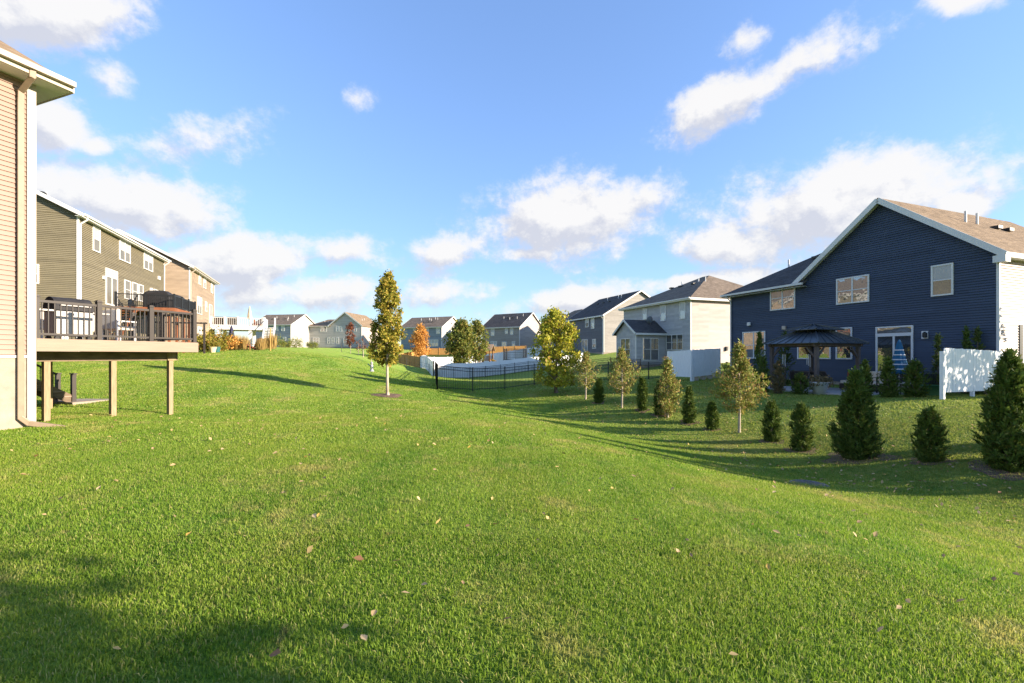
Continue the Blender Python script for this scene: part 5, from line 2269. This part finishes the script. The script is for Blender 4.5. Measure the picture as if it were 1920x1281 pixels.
# thin cedars of the row
def thin_cedar(label, px, bp_, tp, hw, seed, n, mat='lf_dying', base=.25, group=None):
    q = ground_at(px, bp_, 8, 40)
    s = q.y / F
    Hh = (bp_ - tp) * s
    rng = np.random.default_rng(seed)
    root = empty('thin_cedar', (q.x, q.y, q.z - .02), 0, label, 'tree', group)
    mb = MB()
    mb.tube([(0, 0, -.1), (.02, 0, Hh * .4), (0, .02, Hh * .75), (.01, 0, Hh)], [.05, .035, .018, .005], 7)
    Cs = []
    nb = 44
    for k in range(nb):
        t = base + (1 - base) * (k / nb) ** 1.0
        a_ = k * 2.4 + rng.random()
        prof = float(np.interp((t - base) / (1 - base), [0, .12, .3, .5, .64, .75, 1], [.45, .9, 1.0, .8, .45, .22, .06]))
        L_ = hw * s * prof * (.7 + .5 * rng.random())
        p0 = Vector((0, 0, Hh * t))
        p1 = p0 + Vector((math.cos(a_) * L_ * .6, math.sin(a_) * L_ * .6, L_ * .15))
        p2 = p0 + Vector((math.cos(a_) * L_, math.sin(a_) * L_, L_ * .35))
        mb.tube([p0, p1, p2], [.011, .007, .002], 4, False)
        for f_ in (.35, .6, .8, 1.0):
            Cs.append(p0.lerp(p2, f_))
    mb.build('trunk', 'pale_bark', root)
    C = np.array([tuple(c) for c in Cs])
    P, A, B = make_leaves(C, n, (.07, .07, .08), .055, rng, el=.4, upbias=.6)
    quads_object('foliage', P, A, B, mat, root)
    return root


thin_cedar('thin browning cedar nearest the yellow-green tree', 1098, 749, 660, 26, 71, 1800)
thin_cedar('thin cedar with rusty brown patches and a bare lower trunk', 1166, 765, 655, 32, 72, 3000)
thin_cedar('pale bushy cedar leafy down to the ground', 1252, 783, 675, 26, 73, 3600, mat='lf_dying', base=.05)
thin_cedar('tallest thin cedar with a bare spire and clear trunk', 1386, 812, 648, 46, 74, 6400)

# planting round the patio
beds = [  # px, base, top, half width, D, mat, cone?, n, label
    (1424, 722, 622, 13, 23.5, 'lf_arb', 1, 4200, 'tall narrow arborvitae before the lower double window'),
    (1431, 724, 668, 12, 22.4, 'lf_arb', 0, 2600, 'lower rounded arborvitae in front of the tall narrow one'),
    (1472, 712, 622, 18, 25.6, 'lf_arb', 1, 4200, 'dark arborvitae against the navy wall behind the gazebo'),
    (1459, 728, 676, 12, 21.6, 'lf_tan', 0, 2600, 'faded tan arborvitae at the gazebo corner post'),
    (1501, 730, 700, 16, 21.2, 'lf_arb', 0, 2600, 'low round green shrub beside the white flower pot'),
    (1622, 738, 675, 14, 18.8, 'lf_arb', 1, 3600, 'conical arborvitae by the gazebo and sofa'),
    (1666, 740, 672, 19, 18.2, 'lf_arb', 1, 4200, 'conical arborvitae below the furled striped umbrella'),
    (1716, 742, 677, 22, 17.8, 'lf_arb', 0, 4600, 'rounded arborvitae with bare lower stems by the patio door'),
    (1758, 735, 627, 10, 19.6, 'lf_arb_lt', 1, 2600, 'pale-tipped arborvitae rising behind the end of the sunlit screen'),
    (1812, 735, 612, 12, 19.9, 'lf_arb', 1, 3000, 'sharp-topped arborvitae behind the sunlit screen, of two the farther from the corner'),
    (1833, 735, 612, 13, 19.7, 'lf_arb_lt', 1, 3000, 'sharp-topped lighter arborvitae behind the sunlit screen by the house corner')]
for i, (px, bp_, tp, hw, D, m, cone, n, lb) in enumerate(beds):
    q = at(px, bp_, D)
    z0 = zf(q.x, q.y)
    s = D / F
    top_z = EYE + (HZ - tp) * s
    Hh = top_z - z0
    if abs(D - 23.5) < 3.2 and 0:
        z0 += .05
    arborvitae(lb, (q.x, q.y, z0 - .02), Hh, env_cone(hw * s * .88) if cone else env_oval(hw * s * .88), 100 + i, int(n * 1.3), .040, m, group='shrubs around the patio')
# drooping plant in the white pot
rng = np.random.default_rng(5)
C = np.array([(.3 * math.cos(k), .3 * math.sin(k), .62 + .12 * math.sin(k * 3)) for k in range(22)])
P, A, B = make_leaves(C, 900, (.13, .13, .08), .05, rng)
quads_object('foliage', P, A, B, 'lf_tan', pot)

# striped umbrella and table set by the patio door
q = at(1686, 716, 19.8)
gzz = zf(q.x, q.y)
furled_umbrella('patio_umbrella', 'furled blue and white striped umbrella at the patio door', (q.x, q.y, gzz), 2.35, noise_mat('umbrella_blue', (.02, .10, .19), rough=.9, var=.12), 'white', r=.30)
tb = empty('patio_table', (q.x + .1, q.y + .15, gzz), 0, 'dark metal patio table around the striped umbrella', 'table')
b = MB()
b.box(-.75, .75, -.45, .45, .68, .71)
b.build('table_top', 'black_metal', tb)
for x in (-.65, .65):
    for y in (-.38, .38):
        b = MB()
        b.bar((x, y, 0), (x, y, .68), .04, .04)
        b.build('leg', 'black_metal', tb)
for i, (dx, dy, rz) in enumerate(((-1.15, .1, 90), (1.2, .15, -90), (-.2, -.75, 180), (.45, -.78, 180))):
    ch = empty('metal_chair', (q.x + dx, q.y + dy, zf(q.x + dx, q.y + dy)), R(rz), 'black lattice-backed metal chair at the patio table', 'chair', 'black metal patio chairs')
    b = MB()
    b.box(-.23, .23, -.23, .23, .40, .43)
    b.build('seat', 'black_metal', ch)
    b = MB()
    for k in range(7):
        x = -.22 + k * .073
        b.bar((x, .23, .45), (x + (.06 if k < 6 else 0), .25, .86), .014, .014)
        b.bar((x + (.06 if k < 6 else 0), .23, .45), (x, .25, .86), .014, .014)
    b.bar((-.24, .24, .87), (.24, .24, .87), .025, .025)
    b.build('backrest', 'black_metal', ch)
    for x in (-.21, .21):
        for y in (-.21, .21):
            b = MB()
            b.bar((x, y, 0), (x, y, .40), .025, .025)
            b.build('leg', 'black_metal', ch)
q = at(1742, 738, 18.4)
cs = MB()
cs.box(-.3, .3, -.22, .22, .03, .42)
cs.box(-.32, .32, -.24, .24, .42, .47)
co = cs.build('storage_box', 'green_plastic', bevel=.015)
co.location = (q.x, q.y, zf(q.x, q.y) - .03)
tag(co, 'small green plastic box beside the sunlit screen', 'box')

# drain grate in the swale
q = at(1517, 926, 9.4)
gzq = zf(q.x, q.y)
dr = empty('storm_drain', (q.x, q.y, gzq - .02), R(20), 'round metal storm drain grate in the bottom of the swale', 'drain')
b = MB()
n_ = 28
for k in range(n_):
    a0, a1 = 2 * math.pi * k / n_, 2 * math.pi * (k + 1) / n_
    b.bar((.34 * math.cos(a0), .34 * math.sin(a0), .0), (.34 * math.cos(a1), .34 * math.sin(a1), .0), .04, .06)
b.build('rim', 'grate', dr)
for k in range(9):
    x = -.28 + k * .07
    hl = math.sqrt(max(.01, .33 ** 2 - x * x))
    b = MB()
    b.box(x - .014, x + .014, -hl, hl, -.02, .03)
    b.build('grate_bar', 'grate', dr)
b = MB()
b.lathe([(.01, -.021), (.33, -.021)], 24)
b.build('sump', 'black_metal', dr)

# small things on the far left lawn
q = ground_at(697, 697, 25, 60)
stt = empty('garden_ornament', (q.x, q.y, q.z), 0, 'small blue-grey garden ornament standing on the far lawn slope', 'ornament')
b = MB()
b.lathe([(.26, 0), (.28, .08), (.2, .16), (.16, .4), (.22, .6), (.2, .8), (.1, .92)], 12, wob=lambda th, i: .12 * math.sin(2 * th + i))
b.build('body', 'stone_grey', stt, smooth=True)
b = MB()
b.lathe([(.02, .88), (.15, .95), (.17, 1.08), (.1, 1.2), (.02, 1.24)], 12)
b.build('head', 'stone_grey', stt, smooth=True)
b = MB()
b.bar((-.16, 0, .7), (-.5, 0, 1.0), .1, .1)
b.bar((.16, 0, .72), (.2, -.2, .45), .1, .1)
b.build('arms', 'teal', stt)
stt.scale = (.62, .62, .62)


def shrub(name, label, loc, r, hgt, mat, n, size, seed, group=None, cat='shrub'):
    rng = np.random.default_rng(seed)
    root = empty(name, tuple(loc), 0, label, cat, group)
    mb = MB()
    C = []
    for k in range(26):
        a_ = k * 2.4
        rr = r * math.sqrt(rng.random()) * .9
        z = hgt * (.25 + .7 * rng.random()) * (1 - .35 * (rr / r) ** 2)
        C.append((rr * math.cos(a_), rr * math.sin(a_), z))
        mb.tube([(0, 0, -.05), (rr * .5 * math.cos(a_), rr * .5 * math.sin(a_), z * .6), C[-1]], [.014, .009, .003], 4, False)
    mb.build('stems', 'bark', root)
    P, A, B = make_leaves(np.array(C), n, (r * .2, r * .2, hgt * .12), size, rng)
    P[:, 2] = np.maximum(P[:, 2], .03)
    quads_object('foliage', P, A, B, mat, root)


def grass_plume(label, loc, hgt, seed, r=.35):
    rng = np.random.default_rng(seed)
    root = empty('ornamental_grass', tuple(loc), 0, label, 'plant', 'tall golden ornamental grasses')
    n = 260
    a = rng.random(n) * 6.283
    rr = np.sqrt(rng.random(n)) * r * .5
    lean = rng.normal(0, .12, (n, 2))
    hh = hgt * (.6 + .45 * rng.random(n))
    P = np.c_[np.cos(a) * rr + lean[:, 0] * hh * .5, np.sin(a) * rr + lean[:, 1] * hh * .5, hh * .5]
    A = np.c_[lean[:, 0] * hh * .5, lean[:, 1] * hh * .5, hh * .5]
    B = np.c_[np.cos(a + 1.57), np.sin(a + 1.57), np.zeros(n)] * .025
    quads_object('blades', P, A, B, 'lf_gold', root)


for i, (px, py, D, r, hg, m, lb) in enumerate((
        (403, 657, 44, 1.3, 2.3, 'lf_shrub', 'orange and yellow bush beneath the white deck'),
        (421, 656, 45, 1.2, 1.7, 'lf_orange', 'burnt orange bush next to the navy umbrella'),
        (405, 661, 40, .9, 1.1, 'lf_shrub', 'low yellow-green bush behind the garden pots'),
        (381, 661, 40, .8, 1.5, 'lf_shrub', 'yellow-green shrub at the corner of the tan-rimmed deck'),
        (436, 655, 47, 1.0, .9, 'lf_rust', 'dark red low bush under the white deck'),
        (555, 655, 100, 1.4, 2.6, 'lf_green', 'small evergreen by the wall of the pale house'),
        (535, 655, 95, 1.2, 2.2, 'lf_green', 'shorter evergreen between the garden pole shrub and the pale house corner'),
        (517, 655, 80, 1.6, 3.0, 'lf_green', 'taller leafy shrub beside the garden pole'),
        (585, 655, 105, 1.2, 1.8, 'lf_green', 'low evergreen at the corner of the front-gabled house'))):
    q = at(px, py, D)
    shrub('garden_shrub', lb, (q.x, q.y, zf(q.x, q.y)), r, hg, m, 1100, .10, 200 + i)
for i, (px, D, hg, lb) in enumerate(((445, 46, 1.6, 'golden ornamental grass close beside the navy umbrella'), (458, 46, 1.4, 'shorter golden grass by the white deck post'),
                                      (489, 44, 1.2, 'low golden grass at the foot of the white stair'), (510, 46, 1.7, 'golden grass beside the garden pole'), (497, 47, 1.3, 'golden grass between stair and pole'))):
    q = at(px, 655, D)
    grass_plume(lb, (q.x, q.y, zf(q.x, q.y)), hg, 300 + i, .9)
q = at(507, 655, 43)
b = MB()
b.tube([(0, 0, -.2), (0, 0, 2.05)], [.05, .045], 8)
b.lathe([(.07, 2.05), (.05, 2.12), (.01, 2.15)], 8)
o = b.build('garden_pole', 'cedar')
o.location = (q.x, q.y, zf(q.x, q.y))
tag(o, 'plain wooden garden pole beside the white stair', 'pole')
q = at(474, 656, 44)
ch = empty('adirondack_chair', (q.x, q.y, zf(q.x, q.y)), R(-40), 'red-brown slatted garden chair below the white deck', 'chair')
for k in range(5):
    b = MB()
    x = -.28 + k * .12
    b.add([(x, .15, .28), (x + .1, .15, .28), (x + .1, .55, 1.15), (x, .55, 1.15), (x, .18, .27), (x + .1, .18, .27), (x + .1, .58, 1.14), (x, .58, 1.14)], [(0, 1, 2, 3), (7, 6, 5, 4), (0, 3, 7, 4), (1, 5, 6, 2), (3, 2, 6, 7), (0, 4, 5, 1)])
    b.build('back_slat', 'red_wood', ch)
    b = MB()
    b.box(-.3, .3, -.40 + k * .12, -.30 + k * .12, .38 - k * .03, .41 - k * .03)
    b.build('seat_slat', 'red_wood', ch)
for s in (-1, 1):
    b = MB()
    b.box(s * .38 - .07, s * .38 + .07, -.45, .3, .55, .58)
    b.build('armrest', 'red_wood', ch)
    b = MB()
    b.box(s * .34 - .04, s * .34 + .04, -.42, -.34, -.03, .55)
    b.build('leg', 'red_wood', ch)
    b = MB()
    b.bar((s * .34, -.38, .36), (s * .34, .5, .02), .04, .1)
    b.build('side_rail', 'red_wood', ch)
for i, (px, py, D) in enumerate(((399, 663, 38), (407, 663, 38.5))):
    q = at(px, py, D)
    g = empty('garden_pot', (q.x, q.y, zf(q.x, q.y) - .01), 0, ['cream garden pot with yellow-green leaves on the far lawn edge', 'teal garden pot next to the cream pot'][i], 'flower pot')
    b = MB()
    b.lathe([(.18, 0), (.27, .42), (.30, .44), (.30, .48), (.22, .48)], 16)
    b.build('pot', ['beige_cloth', 'teal'][i], g)
    P, A, B = make_leaves(np.array([(0, 0, .6), (.1, .1, .7), (-.12, 0, .65)]), 160, (.14, .14, .14), .07, np.random.default_rng(i + 9))
    quads_object('foliage', P, A, B, 'lf_shrub', g)
# dark pergola post by the tan-rimmed deck's far side
q = at(383, 662, 36)
pg = empty('pergola', (q.x, q.y, zf(q.x, q.y)), ANG_L, 'dark pergola frame under the green house deck', 'pergola')
for y in (0, 3.0):
    b = MB()
    b.box(-.06, .06, y - .06, y + .06, -.1, 2.35)
    b.build('post', 'bronze_rail', pg)
b = MB()
b.box(-.07, .07, -.2, 3.2, 2.351, 2.47)
b.build('beam', 'bronze_rail', pg)

# ---- playset and trampoline in the white fenced yard
q = at(912, 676, 72)
z0 = zf(q.x, q.y)
pl = empty('playset', (q.x, q.y, z0), R(-15), 'wooden playset tower with shingled roof and yellow slide', 'playset')
for x in (-.8, .8):
    for y in (-.8, .8):
        b = MB()
        b.box(x - .07, x + .07, y - .07, y + .07, -.1, 3.0)
        b.build('post', 'play_wood', pl)
b = MB()
b.box(-.88, .88, -.88, .88, 1.3, 1.42)
b.build('platform', 'play_wood', pl)
for y in (-.82, .82):
    for k in range(8):
        b = MB()
        b.box(-.7 + k * .19, -.62 + k * .19, y - .03, y + .03, 1.42, 2.1)
        b.build('rail_slat', 'play_wood', pl)
b = MB()
b.slab([(-1.15, -1.05, 2.9), (1.15, -1.05, 2.9), (1.15, 0, 3.9), (-1.15, 0, 3.9)], .08)
b.slab([(1.15, 1.05, 2.9), (-1.15, 1.05, 2.9), (-1.15, 0, 3.9), (1.15, 0, 3.9)], .08)
b.build('roof', 'play_roof', pl)
b = MB()
b.slab([(.85, -.3, 1.4), (.85, .3, 1.4), (3.2, .3, .25), (3.2, -.3, .25)], .06)
b.bar((.85, -.32, 1.48), (3.2, -.32, .33), .06, .2)
b.bar((.85, .32, 1.48), (3.2, .32, .33), .06, .2)
b.build('slide', 'slide', pl)
b = MB()
b.bar((-.8, -.9, 1.35), (-1.9, -.9, 0), .1, .1)
b.bar((-.8, .9, 1.35), (-1.9, .9, 0), .1, .1)
for k in range(5):
    t = k / 5
    b.bar((-.9 - t, -.9, 1.2 - t * 1.2), (-.9 - t, .9, 1.2 - t * 1.2), .08, .08)
b.build('ladder', 'play_wood', pl)
b = MB()
b.box(-.35, .35, -.9, -.86, 2.2, 2.6)
b.build('red_banner', 'red_cloth', pl)
q = at(966, 674, 76)
z0 = zf(q.x, q.y)
tr = empty('trampoline', (q.x, q.y, z0), 0, 'trampoline with black safety net behind the white vinyl fence', 'trampoline')
b = MB()
b.lathe([(1.9, .75), (2.0, .78), (2.0, .84), (1.85, .84)], 28)
b.build('mat', 'net', tr)
for k in range(8):
    th = k * math.pi / 4
    b = MB()
    b.tube([(1.98 * math.cos(th), 1.98 * math.sin(th), -.05), (1.98 * math.cos(th), 1.98 * math.sin(th), 2.7)], [.035, .03], 7)
    b.build('pole', 'black_metal', tr)
b = MB()
nn = 64
for k in range(nn):
    th = 2 * math.pi * k / nn
    b.tube([(1.9 * math.cos(th), 1.9 * math.sin(th), .84), (1.9 * math.cos(th), 1.9 * math.sin(th), 2.6)], [.02, .02], 3, False)
for zz in (1.2, 1.6, 2.0, 2.4, 2.6):
    for k in range(32):
        a0, a1 = 2 * math.pi * k / 32, 2 * math.pi * (k + 1) / 32
        b.bar((1.9 * math.cos(a0), 1.9 * math.sin(a0), zz), (1.9 * math.cos(a1), 1.9 * math.sin(a1), zz), .025, .025)
b.build('safety_net', 'net', tr)


# ------------------------------------------------------------------ grass blades, fallen leaves
def blocked(x, y):
    """True where no grass grows: patio, houses, mulch"""
    m = np.zeros(len(x), bool)
    for root, x0, x1, y0, y1 in ((po, -.9, 6.2, -.4, 4.6), (NAVY.root, 0, 14.2, -.02, 12), (TAN.root, 0, 9, 0, 11)):
        a = root.rotation_euler[2]
        c, s = math.cos(a), math.sin(a)
        dx, dy = x - root.location.x, y - root.location.y
        lx, ly = dx * c + dy * s, -dx * s + dy * c
        m |= (lx > x0) & (lx < x1) & (ly > y0) & (ly < y1)
    m |= np.hypot(x - COLT.x, y - COLT.y) < .62
    return m


def grass(parent):
    vs, tris = [], []
    base = 0
    for (d0, d1, dens, hgt, wid, seg) in ((1.7, 4.2, 10500, .031, .0031, 2), (4.2, 8.5, 5400, .033, .0048, 1), (8.5, 15, 2000, .036, .0090, 1), (15, 27, 560, .038, .019, 1), (27, 46, 190, .040, .036, 1)):
        A = 0.5 * (d1 * d1 - d0 * d0) * 2 * 1.20 + (d1 - d0) * 2.0
        n = int(A * dens)
        D = np.sqrt(RNG.random(n) * (d1 * d1 - d0 * d0) + d0 * d0)
        half = D * 1.20 + 1.0
        x = (RNG.random(n) * 2 - 1) * half
        keep = ~blocked(x, D)
        # thin and thick places
        th = .5 + .5 * np.sin(x * 2.1 + 1.3 * np.sin(D * 1.7)) * np.sin(D * 2.6 + 1.1 * np.sin(x * 1.9))
        keep &= RNG.random(n) < (.72 + .28 * th)
        if d1 > 40:                        # let the blades thin out into the far lawn
            keep &= RNG.random(n) < np.clip((47 - D) / 16, 0, 1)
        x, D = x[keep], D[keep]
        n = len(x)
        z = zfa(x, D)
        a = RNG.random(n) * 2 * np.pi
        hh = hgt * (.45 + .9 * RNG.random(n)) * (.85 + .3 * th[keep])
        lean = np.abs(RNG.normal(0, .75, n))
        la = a + RNG.normal(0, .8, n)
        w = wid * (.6 + .8 * RNG.random(n))
        sx, sy = np.cos(a) * w, np.sin(a) * w
        bx, by = np.cos(la + 1.57) * lean * hh, np.sin(la + 1.57) * lean * hh
        B0 = np.c_[x - sx, D - sy, z - .006]
        B1 = np.c_[x + sx, D + sy, z - .006]
        Tt = np.c_[x + bx, D + by, z + hh * np.sqrt(np.maximum(.15, 1 - .35 * lean ** 2))]
        if seg == 1:
            V = np.stack([B0, B1, Tt], 1).reshape(-1, 3)
            f = np.arange(n * 3).reshape(n, 3)
            vs.append(V)
            tris.append(f + base)
            base += len(V)
        else:
            mid = np.c_[x + bx * .35, D + by * .35, z + hh * .58]
            M0 = mid - np.c_[sx, sy, 0 * sx] * .75
            M1 = mid + np.c_[sx, sy, 0 * sx] * .75
            V = np.stack([B0, B1, M1, M0, Tt], 1).reshape(-1, 3)
            k = np.arange(n)[:, None] * 5
            f = np.concatenate([k + np.array([0, 1, 2]), k + np.array([0, 2, 3]), k + np.array([3, 2, 4])], 0)
            vs.append(V)
            tris.append(f + base)
            base += len(V)
    V = np.concatenate(vs).astype(np.float32)
    T = np.concatenate(tris).astype(np.int32)
    me = bpy.data.meshes.new('grass')
    me.vertices.add(len(V))
    me.vertices.foreach_set('co', V.reshape(-1))
    me.loops.add(T.size)
    me.loops.foreach_set('vertex_index', T.reshape(-1))
    me.polygons.add(len(T))
    me.polygons.foreach_set('loop_start', np.arange(0, T.size, 3, dtype=np.int32))
    me.update(calc_edges=True)
    me.materials.append(M['grass'])
    o = bpy.data.objects.new('grass', me)
    COL.objects.link(o)
    tag(o, 'short mown grass blades covering the lawn and swale', 'grass', kind='stuff')
    print('grass tris', len(T))


grass(None)


def fallen():
    rng = np.random.default_rng(77)
    xs, ys = [], []
    n1 = 420                               # thinly over the near lawn
    D = np.sqrt(rng.random(n1) * (14 ** 2 - 2 ** 2) + 4)
    xs.append((rng.random(n1) * 2 - 1) * D * 1.2)
    ys.append(D)
    n2 = 1500                              # thickly on the far bank, under the row
    u = rng.random(n2) * 26 + 2
    v = 9.5 + np.abs(rng.normal(0, 4.2, n2))
    xs.append(u * AX + v * AY)
    ys.append(u * AY - v * AX)
    x, y = np.concatenate(xs), np.concatenate(ys)
    k = ~blocked(x, y)
    x, y = x[k], y[k]
    n = len(x)
    z = zfa(x, y) + .036 + .02 * rng.random(n)
    P = np.c_[x, y, z]
    A = unit(np.c_[rng.normal(0, 1, (n, 2)), rng.normal(0, .35, n)])
    B = unit(np.cross(A, np.c_[rng.normal(0, .5, (n, 2)), np.ones(n)]))
    s = .020 + .022 * rng.random((n, 1))
    # a folded leaf: five points so that it is not a flat card
    V = np.empty((n, 6, 3))
    upv = np.array([0, 0, 1.0])
    V[:, 0] = P - A * s
    V[:, 1] = P - A * s * .2 + B * s * .62 + upv * s * .28
    V[:, 2] = P + A * s * .5 + B * s * .42 + upv * s * .24
    V[:, 3] = P + A * s * 1.1 + upv * s * .2
    V[:, 4] = P + A * s * .5 - B * s * .42 + upv * s * .24
    V[:, 5] = P - A * s * .2 - B * s * .62 + upv * s * .28
    me = bpy.data.meshes.new('fallen_leaves')
    fs = []
    for i in range(n):
        o = i * 6
        fs += [(o, o + 1, o + 2, o + 3), (o, o + 3, o + 4, o + 5)]
    me.from_pydata(V.reshape(-1, 3).tolist(), [], fs)
    me.materials.append(M['lf_fallen'])
    o = bpy.data.objects.new('fallen_leaves', me)
    COL.objects.link(o)
    tag(o, 'dry tan leaves scattered over the lawn and the far bank', 'leaves', kind='stuff')


fallen()
